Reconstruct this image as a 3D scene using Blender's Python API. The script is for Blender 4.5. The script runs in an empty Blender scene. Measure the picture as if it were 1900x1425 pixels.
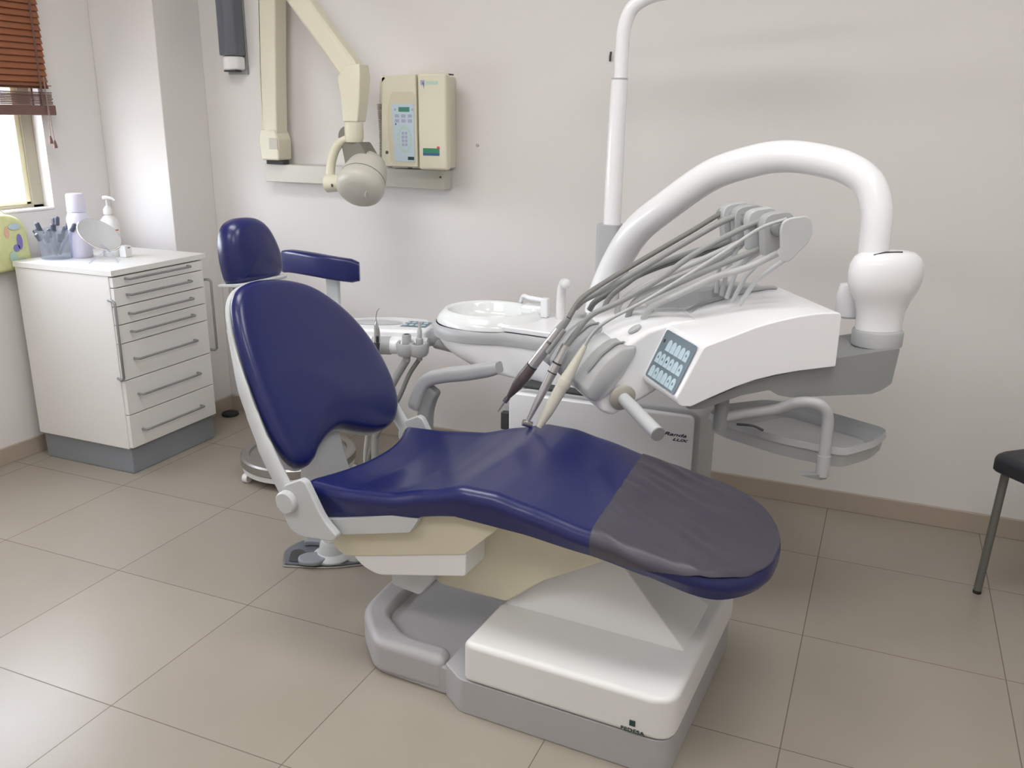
import bpy, bmesh, math, random
from mathutils import Vector, Matrix, noise
random.seed(4)
SC = bpy.context.scene
COL = SC.collection
R = math.radians
PI = math.pi

# ---------------------------------------------------------------- frames
def frame(origin, ux, uy=None, uz=(0, 0, 1)):
    ux = Vector(ux).normalized(); uz = Vector(uz).normalized()
    uy = Vector(uy).normalized() if uy is not None else uz.cross(ux)
    return Matrix(((ux.x, uy.x, uz.x, origin[0]), (ux.y, uy.y, uz.y, origin[1]), (ux.z, uy.z, uz.z, origin[2]), (0, 0, 0, 1)))
I4 = Matrix.Identity(4)
TH = R(-3)
FC = frame((math.sin(-TH) * -0.31, math.cos(TH) * -0.31, 0), (math.cos(TH), math.sin(TH), 0))      # dental chair
FK = frame((2.0, 0, 0), (0.85458592, 0.51931003, 0))                                            # delivery console

# ---------------------------------------------------------------- materials
def s2l(c):
    return tuple((x / 12.92 if x <= 0.04045 else ((x + 0.055) / 1.055) ** 2.4) for x in [v / 255 for v in c])
def mat(name, rgb, rough=0.5, metal=0.0, spec=0.5, coat=0.0, noise_amt=0.0, noise_scale=8, bump=0.0, bscale=60, trans=0.0, emit=None, es=0, sheen=0, alpha=1.0):
    m = bpy.data.materials.new(name); m.use_nodes = True
    nt = m.node_tree; b = nt.nodes['Principled BSDF']
    col = s2l(rgb)
    b.inputs['Base Color'].default_value = (*col, 1)
    b.inputs['Roughness'].default_value = rough
    b.inputs['Metallic'].default_value = metal
    b.inputs['Specular IOR Level'].default_value = spec
    b.inputs['Coat Weight'].default_value = coat
    b.inputs['Coat Roughness'].default_value = 0.12
    b.inputs['Transmission Weight'].default_value = trans
    b.inputs['Alpha'].default_value = alpha
    if emit:
        b.inputs['Emission Color'].default_value = (*s2l(emit), 1); b.inputs['Emission Strength'].default_value = es
    tc = nt.nodes.new('ShaderNodeTexCoord')
    if noise_amt:
        n = nt.nodes.new('ShaderNodeTexNoise'); n.inputs['Scale'].default_value = noise_scale; n.inputs['Detail'].default_value = 4
        nt.links.new(tc.outputs['Object'], n.inputs['Vector'])
        mx = nt.nodes.new('ShaderNodeMix'); mx.data_type = 'RGBA'
        mx.inputs[6].default_value = (*[c * (1 - noise_amt) for c in col], 1)
        mx.inputs[7].default_value = (*[min(1, c * (1 + noise_amt)) for c in col], 1)
        nt.links.new(n.outputs['Fac'], mx.inputs[0]); nt.links.new(mx.outputs[2], b.inputs['Base Color'])
    if bump:
        n2 = nt.nodes.new('ShaderNodeTexNoise'); n2.inputs['Scale'].default_value = bscale; n2.inputs['Detail'].default_value = 5
        nt.links.new(tc.outputs['Object'], n2.inputs['Vector'])
        bp = nt.nodes.new('ShaderNodeBump'); bp.inputs['Strength'].default_value = bump; bp.inputs['Distance'].default_value = 0.002
        nt.links.new(n2.outputs['Fac'], bp.inputs['Height']); nt.links.new(bp.outputs['Normal'], b.inputs['Normal'])
    return m

M = {}
M['wall'] = mat('wall_paint', (222, 219, 217), 0.75, noise_amt=0.012, noise_scale=2.5, bump=0.25, bscale=35)
M['ceiling'] = mat('ceiling_paint', (230, 228, 224), 0.9, noise_amt=0.01)
M['base'] = mat('baseboard_tile', (172, 160, 145), 0.35, noise_amt=0.05, noise_scale=6)
M['white'] = mat('white_enamel', (240, 241, 244), 0.22, coat=0.3, noise_amt=0.01)
M['whitem'] = mat('white_plastic', (226, 226, 226), 0.4, noise_amt=0.01)
M['lam'] = mat('white_laminate', (226, 225, 222), 0.38, noise_amt=0.012, noise_scale=3)
M['gray'] = mat('light_gray_plastic', (176, 178, 180), 0.42, noise_amt=0.02)
M['lgray'] = mat('pale_gray_plastic', (192, 195, 197), 0.42, noise_amt=0.02)
M['dgray'] = mat('mid_gray_metal_paint', (142, 144, 144), 0.45, noise_amt=0.02)
M['plinth'] = mat('blue_gray_laminate', (135, 140, 146), 0.35, noise_amt=0.03)
M['basegray'] = mat('base_gray_plastic', (172, 171, 173), 0.45, noise_amt=0.02)
M['handle'] = mat('gray_metal_handle', (140, 142, 144), 0.35, metal=0.3, noise_amt=0.03)
M['beige'] = mat('aged_cream_plastic', (206, 200, 178), 0.45, noise_amt=0.03, noise_scale=5)
M['cream'] = mat('cream_enamel', (216, 212, 192), 0.4, noise_amt=0.03, noise_scale=5)
M['creamd'] = mat('warm_gray_plastic', (184, 180, 168), 0.4, noise_amt=0.03)
M['taupe'] = mat('taupe_plastic', (120, 116, 106), 0.5, noise_amt=0.03)
M['xgray'] = mat('pale_warm_gray_enamel', (196, 194, 184), 0.35, noise_amt=0.02)
M['blue'] = mat('blue_vinyl', (15, 25, 88), 0.32, coat=0.18, noise_amt=0.06, noise_scale=3, bump=0.12, bscale=260)
M['cover'] = mat('gray_plastic_sleeve', (68, 66, 78), 0.42, noise_amt=0.06, noise_scale=9, bump=0.3, bscale=40)
M['chrome'] = mat('steel', (190, 188, 186), 0.22, metal=1.0, noise_amt=0.03)
M['capd'] = mat('blue_gray_rubber_cap', (74, 78, 92), 0.5, noise_amt=0.04)
M['bright'] = mat('brushed_steel', (214, 213, 212), 0.3, metal=0.75, noise_amt=0.02)
M['satin'] = mat('satin_steel_band', (170, 167, 164), 0.38, metal=0.85, noise_amt=0.05, noise_scale=12)
M['brown'] = mat('brown_gray_metal', (112, 102, 100), 0.35, metal=0.4, noise_amt=0.04)
M['ivory'] = mat('ivory_plastic', (206, 203, 190), 0.4, noise_amt=0.03)
M['hoseg'] = mat('gray_hose_rubber', (152, 154, 153), 0.5, noise_amt=0.03, noise_scale=30)
M['hosel'] = mat('light_hose_rubber', (186, 188, 188), 0.45, noise_amt=0.03, noise_scale=30)
M['hosed'] = mat('dark_hose_rubber', (122, 123, 120), 0.5, noise_amt=0.03, noise_scale=30)
M['dark'] = mat('dark_rubber', (34, 36, 40), 0.45, noise_amt=0.08)
M['slot'] = mat('dark_gap', (60, 62, 62), 0.7, noise_amt=0.05)
M['blackpad'] = mat('black_vinyl', (40, 42, 48), 0.5, noise_amt=0.08, noise_scale=20)
M['leg'] = mat('gray_painted_steel', (112, 112, 108), 0.4, metal=0.2, noise_amt=0.03)
M['disp'] = mat('smoky_gray_plastic', (96, 100, 110), 0.2, noise_amt=0.05, coat=0.3)
M['key'] = mat('keypad_foil', (108, 124, 134), 0.4, noise_amt=0.03)
M['button'] = mat('pale_blue_key', (184, 206, 216), 0.35, noise_amt=0.02)
M['ink'] = mat('navy_ink', (34, 38, 78), 0.5, noise_amt=0.03)
M['inkg'] = mat('dark_green_ink', (40, 66, 62), 0.5, noise_amt=0.03)
M['lcd'] = mat('green_display', (72, 128, 112), 0.3, noise_amt=0.03)
M['foil'] = mat('pale_blue_foil', (186, 202, 214), 0.4, noise_amt=0.02)
M['foil2'] = mat('lilac_gray_print', (160, 166, 190), 0.5, noise_amt=0.02)
M['foil3'] = mat('pale_green_print', (176, 204, 186), 0.5, noise_amt=0.02)
M['green'] = mat('green_print', (56, 132, 104), 0.5, noise_amt=0.02)
M['bluep'] = mat('blue_print', (64, 96, 136), 0.5, noise_amt=0.02)
M['red'] = mat('red_print', (196, 76, 76), 0.5, noise_amt=0.02)
M['wood'] = mat('wood_slat', (146, 92, 64), 0.45, noise_amt=0.12, noise_scale=14)
M['woodd'] = mat('dark_wood_rail', (112, 82, 76), 0.45, noise_amt=0.1, noise_scale=14)
M['cordm'] = mat('brown_cord', (150, 132, 126), 0.7, noise_amt=0.05)
M['frame'] = mat('window_aluminium', (176, 170, 150), 0.45, noise_amt=0.03)
M['framey'] = mat('window_gasket_cream', (238, 234, 198), 0.5, noise_amt=0.03)
M['peach'] = mat('peach_print', (226, 178, 158), 0.6, noise_amt=0.04)
M['lilac'] = mat('lilac_white_plastic', (216, 214, 232), 0.35, noise_amt=0.01)
M['purple'] = mat('violet_paper', (132, 124, 190), 0.6, noise_amt=0.05)
M['lamp'] = mat('lamp_diffuser', (255, 252, 246), 0.6, emit=(255, 250, 242), es=2.2)
M['bowl'] = mat('white_ceramic', (236, 240, 240), 0.08, coat=0.6, noise_amt=0.005)

def glassmat(name, rgb, rough, mixf):
    m = bpy.data.materials.new(name); m.use_nodes = True; nt = m.node_tree; nt.nodes.clear()
    out = nt.nodes.new('ShaderNodeOutputMaterial'); mx = nt.nodes.new('ShaderNodeMixShader')
    tr = nt.nodes.new('ShaderNodeBsdfTransparent'); tr.inputs[0].default_value = (*s2l(rgb), 1)
    gl = nt.nodes.new('ShaderNodeBsdfPrincipled'); gl.inputs['Base Color'].default_value = (*s2l(rgb), 1); gl.inputs['Roughness'].default_value = rough
    nz = nt.nodes.new('ShaderNodeTexNoise'); nz.inputs['Scale'].default_value = 6
    mr = nt.nodes.new('ShaderNodeMapRange'); mr.inputs[3].default_value = mixf - 0.03; mr.inputs[4].default_value = mixf + 0.03
    nt.links.new(nz.outputs['Fac'], mr.inputs[0]); nt.links.new(mr.outputs[0], mx.inputs[0])
    nt.links.new(tr.outputs[0], mx.inputs[1]); nt.links.new(gl.outputs[0], mx.inputs[2]); nt.links.new(mx.outputs[0], out.inputs[0])
    return m
M['pane'] = glassmat('window_glass', (250, 252, 255), 0.05, 0.06)
M['acryl'] = glassmat('clear_acrylic', (238, 241, 246), 0.08, 0.12)
M['smoke'] = glassmat('smoky_acrylic', (196, 196, 196), 0.15, 0.5)

# floor tiles: 0.5 m squares, thin dark joints
def floor_mat():
    m = bpy.data.materials.new('polished_beige_tiles'); m.use_nodes = True; nt = m.node_tree; N = nt.nodes; L = nt.links
    b = N['Principled BSDF']; b.inputs['Roughness'].default_value = 0.16; b.inputs['Specular IOR Level'].default_value = 0.5
    g = N.new('ShaderNodeNewGeometry'); sp = N.new('ShaderNodeSeparateXYZ'); L.new(g.outputs['Position'], sp.inputs[0])
    def mth(op, a, bb=None):
        n = N.new('ShaderNodeMath'); n.operation = op
        for k, v in ((0, a), (1, bb)):
            if v is None: continue
            if isinstance(v, (int, float)): n.inputs[k].default_value = v
            else: L.new(v, n.inputs[k])
        return n.outputs[0]
    ds = []; cells = []
    for ax in (0, 1):
        t = mth('MULTIPLY', sp.outputs[ax], 2.0)
        f = mth('FRACT', mth('ADD', t, 0.5)); ds.append(mth('ABSOLUTE', mth('SUBTRACT', f, 0.5)))
        cells.append(mth('FLOOR', t))
    d = mth('MINIMUM', ds[0], ds[1])
    grout = mth('LESS_THAN', d, 0.0026)
    cid = mth('ADD', mth('MULTIPLY', cells[0], 3.17), mth('MULTIPLY', cells[1], 7.73))
    wn = N.new('ShaderNodeTexWhiteNoise'); wn.noise_dimensions = '1D'; L.new(cid, wn.inputs['W'])
    nz = N.new('ShaderNodeTexNoise'); nz.inputs['Scale'].default_value = 5; nz.inputs['Detail'].default_value = 8; L.new(g.outputs['Position'], nz.inputs['Vector'])
    mix1 = N.new('ShaderNodeMix'); mix1.data_type = 'RGBA'; mix1.inputs[6].default_value = (*s2l((148, 140, 128)), 1); mix1.inputs[7].default_value = (*s2l((162, 154, 142)), 1)
    L.new(mth('ADD', mth('MULTIPLY', wn.outputs['Value'], 0.35), mth('MULTIPLY', nz.outputs['Fac'], 0.65)), mix1.inputs[0])
    mix2 = N.new('ShaderNodeMix'); mix2.data_type = 'RGBA'; mix2.inputs[7].default_value = (*s2l((108, 98, 88)), 1)
    L.new(grout, mix2.inputs[0]); L.new(mix1.outputs[2], mix2.inputs[6]); L.new(mix2.outputs[2], b.inputs['Base Color'])
    L.new(mth('ADD', mth('MULTIPLY', grout, 0.4), mth('ADD', 0.26, mth('MULTIPLY', nz.outputs['Fac'], 0.10))), b.inputs['Roughness'])
    return m
M['floor'] = floor_mat()

# ---------------------------------------------------------------- objects
def thing(name, label, cat, M4=I4, group=None):
    o = bpy.data.objects.new(name, None); COL.objects.link(o); o.empty_display_size = 0.05
    o.matrix_world = M4; o['label'] = label; o['category'] = cat
    if group: o['group'] = group
    WM[o.name] = M4.copy()
    return o
WM = {}
def obj(name, bm, m, parent=None, fr=I4, bevel=0.0, seg=2, angle=40, sub=0, label=None, flat=False, loc=None):
    bm.transform(fr)
    base = WM[parent.name] if parent is not None else (Matrix.Translation(loc) if loc else I4)
    bm.transform(base.inverted())
    bmesh.ops.remove_doubles(bm, verts=bm.verts, dist=1e-6)
    bmesh.ops.recalc_face_normals(bm, faces=bm.faces)
    me = bpy.data.meshes.new(name); bm.to_mesh(me); bm.free()
    o = bpy.data.objects.new(name, me); COL.objects.link(o)
    if parent is not None: o.parent = parent
    elif loc: o.location = loc
    WM[o.name] = base.copy()
    me.materials.append(m if not isinstance(m, str) else M[m])
    if not flat:
        for p in me.polygons: p.use_smooth = True
        me.set_sharp_from_angle(angle=R(angle))
    if bevel:
        b = o.modifiers.new('bevel', 'BEVEL'); b.width = bevel; b.segments = seg; b.limit_method = 'ANGLE'; b.angle_limit = R(35); b.harden_normals = True
    if sub:
        s = o.modifiers.new('subdiv', 'SUBSURF'); s.levels = sub; s.render_levels = sub
    if label: o['label'] = label
    return o
def tag(o, label, cat, group=None):
    o['label'] = label; o['category'] = cat
    if group: o['group'] = group
    return o
def struct(name, bm, m, **k):
    o = obj(name, bm, m, **k); o['kind'] = 'structure'; return o
def BM(): return bmesh.new()

# ---------------------------------------------------------------- mesh helpers
def box(bm, x0, x1, y0, y1, z0, z1):
    v = [bm.verts.new((x, y, z)) for z in (z0, z1) for x, y in ((x0, y0), (x1, y0), (x1, y1), (x0, y1))]
    for f in ((3, 2, 1, 0), (4, 5, 6, 7), (0, 1, 5, 4), (1, 2, 6, 5), (2, 3, 7, 6), (3, 0, 4, 7)):
        bm.faces.new([v[i] for i in f])
    return bm
def B(*a): return box(BM(), *a)
def prism(pts, lo, hi, axis='z', bm=None):
    """extrude a 2D outline; axis z: pts=(x,y); axis y: pts=(x,z); axis x: pts=(y,z)"""
    bm = bm or BM()
    def mk(p, t):
        return {'z': (p[0], p[1], t), 'y': (p[0], t, p[1]), 'x': (t, p[0], p[1])}[axis]
    a = [bm.verts.new(mk(p, lo)) for p in pts]; b = [bm.verts.new(mk(p, hi)) for p in pts]
    n = len(pts)
    bm.faces.new(a); bm.faces.new(b[::-1])
    for i in range(n): bm.faces.new((a[i], b[i], b[(i + 1) % n], a[(i + 1) % n]))
    return bm
def rounded(pts, r, n=5):
    out = []; N = len(pts)
    for i in range(N):
        p0, p, p1 = Vector(pts[i - 1]), Vector(pts[i]), Vector(pts[(i + 1) % N])
        rr = r[i] if isinstance(r, (list, tuple)) else r
        a = (p0 - p); b = (p1 - p); la, lb = a.length, b.length
        if rr <= 0: out.append(tuple(p)); continue
        t = min(rr, la * 0.45, lb * 0.45); a = a.normalized() * t; b = b.normalized() * t
        for k in range(n + 1):
            s = k / n
            out.append(tuple((p + a) * (1 - s) ** 2 + p * 2 * s * (1 - s) + (p + b) * s * s))
    return out
def cr(pts, n=8):
    """Catmull-Rom through points"""
    P = [Vector(p) for p in pts]; P = [P[0] * 2 - P[1]] + P + [P[-1] * 2 - P[-2]]
    out = []
    for i in range(1, len(P) - 2):
        for k in range(n):
            t = k / n
            out.append(0.5 * ((2 * P[i]) + (-P[i - 1] + P[i + 1]) * t + (2 * P[i - 1] - 5 * P[i] + 4 * P[i + 1] - P[i + 2]) * t * t + (-P[i - 1] + 3 * P[i] - 3 * P[i + 1] + P[i + 2]) * t ** 3))
    out.append(P[-2].copy())
    return out
def crf(vals, n=8): return [v.x for v in cr([(v, 0, 0) for v in vals], n)]
def loft(rings, bm=None, caps=True, closed=True):
    bm = bm or BM()
    V = [[bm.verts.new(p) for p in r] for r in rings]
    for i in range(len(V) - 1):
        n = len(V[i])
        for j in range(n if closed else n - 1):
            bm.faces.new((V[i][j], V[i][(j + 1) % n], V[i + 1][(j + 1) % n], V[i + 1][j]))
    if caps and closed:
        bm.faces.new(V[0][::-1]); bm.faces.new(V[-1])
    return bm
def tube(path, r, seg=16, bm=None, sx=1.0, sy=1.0, up=None, caps=True):
    path = [Vector(p) for p in path]; n = len(path)
    rr = r if isinstance(r, (list, tuple)) else [r] * n
    rings = []; prev = None
    for i, p in enumerate(path):
        t = (path[min(i + 1, n - 1)] - path[max(i - 1, 0)]).normalized()
        if prev is None:
            a = Vector(up) if up else (Vector((0, 0, 1)) if abs(t.z) < 0.9 else Vector((1, 0, 0)))
            u = (a - t * a.dot(t)).normalized()
        else:
            u = (prev - t * prev.dot(t)).normalized()
        prev = u; w = t.cross(u)
        rings.append([p + u * (math.cos(2 * PI * k / seg) * rr[i] * sy) + w * (math.sin(2 * PI * k / seg) * rr[i] * sx) for k in range(seg)])
    return loft(rings, bm, caps)
def lathe(prof, seg=32, bm=None, at=(0, 0, 0), axis=(0, 0, 1), sx=1, sy=1):
    bm = bm or BM(); ax = Vector(axis).normalized()
    q = Vector((0, 0, 1)).rotation_difference(ax).to_matrix(); at = Vector(at)
    rings = []
    for r, z in prof:
        r = max(r, 1e-5)
        rings.append([at + q @ Vector((math.cos(2 * PI * k / seg) * r * sx, math.sin(2 * PI * k / seg) * r * sy, z)) for k in range(seg)])
    return loft(rings, bm, True)
def cyl(a, b, r, seg=24, bm=None, r2=None):
    a = Vector(a); b = Vector(b); return lathe([(r, 0), (r if r2 is None else r2, (b - a).length)], seg, bm, a, b - a)
def ball(c, r, seg=20, bm=None, sz=1.0):
    return lathe([(r * math.sin(PI * k / 12), -r * math.cos(PI * k / 12) * sz) for k in range(13)], seg, bm, c)
def smoothloop(pts, n=6):
    P = [Vector((p[0], p[1], 0)) for p in pts]; N = len(P); out = []
    for i in range(N):
        p0, p1, p2, p3 = P[i - 1], P[i], P[(i + 1) % N], P[(i + 2) % N]
        for k in range(n):
            t = k / n
            v = 0.5 * ((2 * p1) + (-p0 + p2) * t + (2 * p0 - 5 * p1 + 4 * p2 - p3) * t * t + (-p0 + 3 * p1 - 3 * p2 + p3) * t ** 3)
            out.append((v.x, v.y))
    return out
def area2(l): return sum(l[i - 1][0] * l[i][1] - l[i][0] * l[i - 1][1] for i in range(len(l)))
def inset(loop, d):
    s = 1 if area2(loop) > 0 else -1; N = len(loop); out = []
    for i in range(N):
        a = Vector(loop[i - 1]); b = Vector(loop[(i + 1) % N]); t = (b - a)
        t = t.normalized() if t.length > 1e-9 else Vector((1, 0))
        out.append((loop[i][0] - t.y * s * d, loop[i][1] + t.x * s * d))
    return out
def cushion(loop, thick, r, dome=0.0, dish=None, center=None, back_r=0.006):
    """2D outline -> soft pad; local x,y = outline, z = thickness (front at z=0, back at -thick). returns ring list"""
    cx = sum(p[0] for p in loop) / len(loop); cy = sum(p[1] for p in loop) / len(loop)
    if center: cx, cy = center
    rings = []
    def ring(l, z): rings.append([Vector((p[0], p[1], z)) for p in l])
    ring([(cx + (p[0] - cx) * 0.02, cy + (p[1] - cy) * 0.02) for p in loop], -thick)
    ring(inset(loop, back_r), -thick)
    ring(inset(loop, 0.0), -thick + back_r)
    for k in range(7):
        a = k / 6 * PI / 2
        ring(inset(loop, r * (1 - math.cos(a))), -r + r * math.sin(a) - dome)
    inner = inset(loop, r)
    for k in range(1, 11):
        s = 1 - k / 10 * 0.98
        ring([(cx + (p[0] - cx) * s, cy + (p[1] - cy) * s) for p in inner], -dome + dome * (1 - s * s))
    return rings
def text_bm(s, size, shear=0.0, extr=0.0006, bold=0.0, align='LEFT'):
    c = bpy.data.curves.new('t', 'FONT'); c.body = s; c.size = size; c.shear = shear; c.extrude = extr; c.offset = bold; c.align_x = align
    o = bpy.data.objects.new('t', c); COL.objects.link(o); bpy.context.view_layer.update()
    me = bpy.data.meshes.new_from_object(o.evaluated_get(bpy.context.evaluated_depsgraph_get()))
    bpy.data.objects.remove(o); bpy.data.curves.remove(c)
    bm = BM(); bm.from_mesh(me); bpy.data.meshes.remove(me); return bm

# ================================================================ THE ROOM
YW = 0.92; XL = -1.098; XR = 3.6; YF = -3.4; H = 2.62
struct('floor', B(XL - 0.2, XR + 0.2, YF - 0.2, YW + 0.2, -0.1, 0.0), 'floor')
struct('ceiling', B(XL - 0.2, XR + 0.2, YF - 0.2, YW + 0.2, H, H + 0.1), 'ceiling')
struct('wall_back', B(XL - 0.2, XR + 0.2, YW, YW + 0.15, 0, H), 'wall')
struct('wall_right', B(XR, XR + 0.15, YF, YW, 0, H), 'wall')
struct('wall_front', B(XL - 0.2, XR + 0.2, YF - 0.15, YF, 0, H), 'wall')
# left wall with the window opening
WY0, WY1, WZ0, WZ1 = -1.35, 0.362, 0.985, 2.15
bm = BM()
box(bm, XL - 0.22, XL, YF, WY0, 0, H); box(bm, XL - 0.22, XL, WY1, YW, 0, H)
box(bm, XL - 0.22, XL, WY0, WY1, 0, WZ0); box(bm, XL - 0.22, XL, WY0, WY1, WZ1, H)
struct('wall_left', bm, 'wall')
struct('wall_pier', B(XL, -0.748, 0.655, YW, 0, H), 'wall', bevel=0.004)
# baseboards
struct('baseboard_back', B(-0.748, XR, YW - 0.014, YW, 0, 0.072), 'base', bevel=0.002)
struct('baseboard_pier', prism([(XL + .012, .643), (-0.736, .643), (-0.736, YW - .014), (-0.748, YW - .014), (-0.748, .655), (XL + .012, .655)], 0, 0.07), 'base', bevel=0.002)
struct('baseboard_left', B(XL, XL + 0.012, YF, 0.643, 0, 0.07), 'base', bevel=0.002)
struct('baseboard_right', B(XR - 0.012, XR, YF, YW - .014, 0, 0.07), 'base', bevel=0.002)
# window: frame, sash, glass
bm = BM(); xo = XL - 0.115; xi = XL - 0.055
for (a, b_, c, d) in ((WY0, WY1, WZ0, WZ0 + .022), (WY0, WY1, WZ1 - .05, WZ1), (WY0, WY0 + .05, WZ0, WZ1), (WY1 - .052, WY1, WZ0, WZ1), (-0.52, -0.46, WZ0, WZ1)):
    box(bm, xo, xi, a, b_, c, d)
w = struct('window_1', bm, 'frame', bevel=0.003)
bm = BM()
for (a, b_) in ((WY0 + .05, -0.52), (-0.46, WY1 - .052)):
    for (p, q, c, d) in ((a, b_, WZ0 + .022, WZ0 + .034), (a, b_, WZ1 - .085, WZ1 - .05), (a, a + .02, WZ0 + .022, WZ1 - .05), (b_ - .022, b_, WZ0 + .022, WZ1 - .05)):
        box(bm, xo + .015, xi - .008, p, q, c, d)
obj('window_sash', bm, 'framey', w, bevel=0.002)
obj('glass_pane', B(xo + .025, xo + .03, WY0 + .05, WY1 - .052, WZ0 + .022, WZ1 - .05), 'pane', w, flat=True)
obj('window_sill', B(XL - 0.0545, XL + 0.004, WY0 + .002, WY1 - .002, WZ0 + .0005, WZ0 + 0.010), 'lam', w, bevel=0.003, label='white sill below the window')
# marks on the wall
tag(obj('wall_bracket', tube([(1.094, YW - .004, 1.562), (1.095, YW - .008, 1.577), (1.096, YW - .004, 1.593)], .0035, 8), 'slot', loc=(1.094, YW, 1.577)),
    'tiny dark metal hook left in the bare wall beside the top of the lamp pole', 'hook')
tag(obj('wall_plug', lathe([(.006, 0), (.006, .004), (.003, .005), (0, .005)], 12, None, (.57, YW, 1.262), (0, -1, 0)), 'creamd', loc=(.57, YW, 1.262)),
    'tiny pale plug in the wall to the right of the cream control box', 'wall plug')

# blind -----------------------------------------------------------
XB = XL + 0.03
bl = thing('window_blind', 'brown wooden venetian blind half lowered over the window', 'blind', Matrix.Translation((XB, -0.45, 1.34)))
by0, by1 = -1.32, 0.378
z = 2.24
obj('head_rail', B(XB - .025, XB + .03, by0, by1, 2.26, 2.30), 'woodd', bl, bevel=0.003)
k = 0
while z > 1.475:
    s = BM(); c, sn = math.cos(R(68)), math.sin(R(68))
    pts = [(XB - .024 * c, z + .024 * sn), (XB - .024 * c + .003, z + .024 * sn + .001), (XB + .024 * c + .003, z - .024 * sn + .001), (XB + .024 * c, z - .024 * sn)]
    a = [s.verts.new((p[0], by0, p[1])) for p in pts]; b = [s.verts.new((p[0], by1, p[1])) for p in pts]
    s.faces.new(a); s.faces.new(b[::-1])
    for i in range(4): s.faces.new((a[i], b[i], b[(i + 1) % 4], a[(i + 1) % 4]))
    obj('slat', s, 'wood', bl, flat=True)
    z -= 0.0238
obj('slat', B(XB - .024, XB + .024, by0, by1 + .004, 1.4655, 1.4685), 'woodd', bl, flat=True)
for i in range(8):
    obj('slat', B(XB - .024, XB + .024 - .002 * (i % 3), by0, by1 + .003 * (i % 2), 1.3965 + i * .0062, 1.4012 + i * .0062 - (.0012 if i > 5 else 0)), 'woodd', bl, flat=True)
obj('bottom_rail', B(XB - .026, XB + .026, by0, by1 + .01, 1.356, 1.394), 'woodd', bl, bevel=0.003)
for yy in (.33, -.05, -.5, -.95, -1.25):
    bm = BM(); box(bm, XB + .026, XB + .0275, yy - .004, yy + .004, 1.39, 2.26); box(bm, XB - .0275, XB - .026, yy - .004, yy + .004, 1.39, 2.26)
    obj('ladder_cord', bm, 'woodd', bl, flat=True)
for i, (yy, zz) in enumerate(((.338, 1.268), (.356, 1.25))):
    pc = obj('pull_cord', tube(cr([(XB + .03, .345, 1.50), (XB + .031, .345 + i * .004, 1.38), (XB + .031, yy, zz)], 6), .0018, 8), 'cordm', bl)
    obj('tassel', lathe([(.003, .03), (.006, .02), (.0085, .006), (.008, 0), (.002, -.001)], 14, None, (XB + .031, yy, zz - .02)), 'woodd', pc)

# ================================================================ CABINET
CX0, CX1, CY0, CY1 = -1.03, -0.527, 0.09, 0.575
cab = thing('drawer_cabinet', 'white seven-drawer dental cabinet on a gray plinth under the window', 'cabinet', Matrix.Translation(((CX0 + CX1) / 2, (CY0 + CY1) / 2, 0)))
bm = BM(); box(bm, CX0, CX1 - .018, CY0, CY1, .108, .790)
obj('body', bm, 'lam', cab, bevel=0.002)
obj('countertop', B(CX0 - .005, CX1 + .004, CY0 - .004, CY1 + .006, .7905, .8125), 'lam', cab, bevel=0.002)
obj('plinth', B(CX0 + .01, CX1 - .02, CY0 + .012, CY1 - .012, 0, .1075), 'plinth', cab, bevel=0.004)
zs = [.787, .7455, .675, .6045, .532, .3885, .2485, .112]
hz = [.775, .715, .643, .573, .466, .323, .178]
dr = None
for i in range(7):
    d = obj('drawer', B(CX1 - .0175, CX1, CY0 + .003, CY1 - .012, zs[i + 1] + .0018, zs[i] - .0018), 'lam', cab, bevel=0.0015)
    y0, y1, hh = .150, .474, hz[i]
    hb = tube([(CX1 - .001, y0, hh)] + cr([(CX1 + .018, y0, hh), (CX1 + .025, y0 + .006, hh)], 4) + cr([(CX1 + .025, y1 - .006, hh), (CX1 + .018, y1, hh)], 4) + [(CX1 - .001, y1, hh)], .0046, 10)
    obj('drawer_handle', hb, 'handle', d)
for yy in (CY0 - .013, CY1 + .013):
    s = CY0 if yy < .3 else CY1
    hb = tube([(CX1 - .03, s, .70)] + cr([(CX1 + .002, yy, .702), (CX1 + .014, yy, .694)], 4) + cr([(CX1 + .014, yy, .404), (CX1 + .002, yy, .395)], 4) + [(CX1 - .03, s, .397)], .0052, 10)
    obj('side_rail', hb, 'handle', cab, label='vertical gray grab rail on the cabinet side')
TZ = .8127
# things on the cabinet -----------------------------------------
pb = thing('pump_bottle', 'white round-shouldered pump bottle with a red-striped label on the cabinet', 'bottle', Matrix.Translation((-.76, .39, TZ)))
def at(x, y, z=TZ): return Matrix.Translation((x, y, z))
bp = (-.80, .36)
WM[pb.name] = at(*bp); pb.matrix_world = at(*bp)
obj('bottle', lathe([(0.001, 0), (.037, 0), (.040, .004), (.040, .10), (.0405, .125), (.036, .145), (.024, .158), (.014, .163), (.013, .168)], 36, None, (*bp, TZ), sy=.8), 'whitem', pb)
obj('collar', lathe([(.013, .167), (.018, .168), (.017, .188), (.010, .196), (.006, .2)], 24, None, (*bp, TZ)), 'whitem', pb)
obj('pump_head', tube([(bp[0], bp[1], TZ + .20), (bp[0], bp[1], TZ + .226)], .004, 12, tube(cr([(bp[0] - .012, bp[1] - .006, TZ + .230), (bp[0] + .002, bp[1], TZ + .232), (bp[0] + .022, bp[1] + .008, TZ + .229), (bp[0] + .03, bp[1] + .012, TZ + .221)], 4), [.008] * 5 + [.0065] * 4 + [.005] * 4, 12)), 'whitem', pb)
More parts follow.
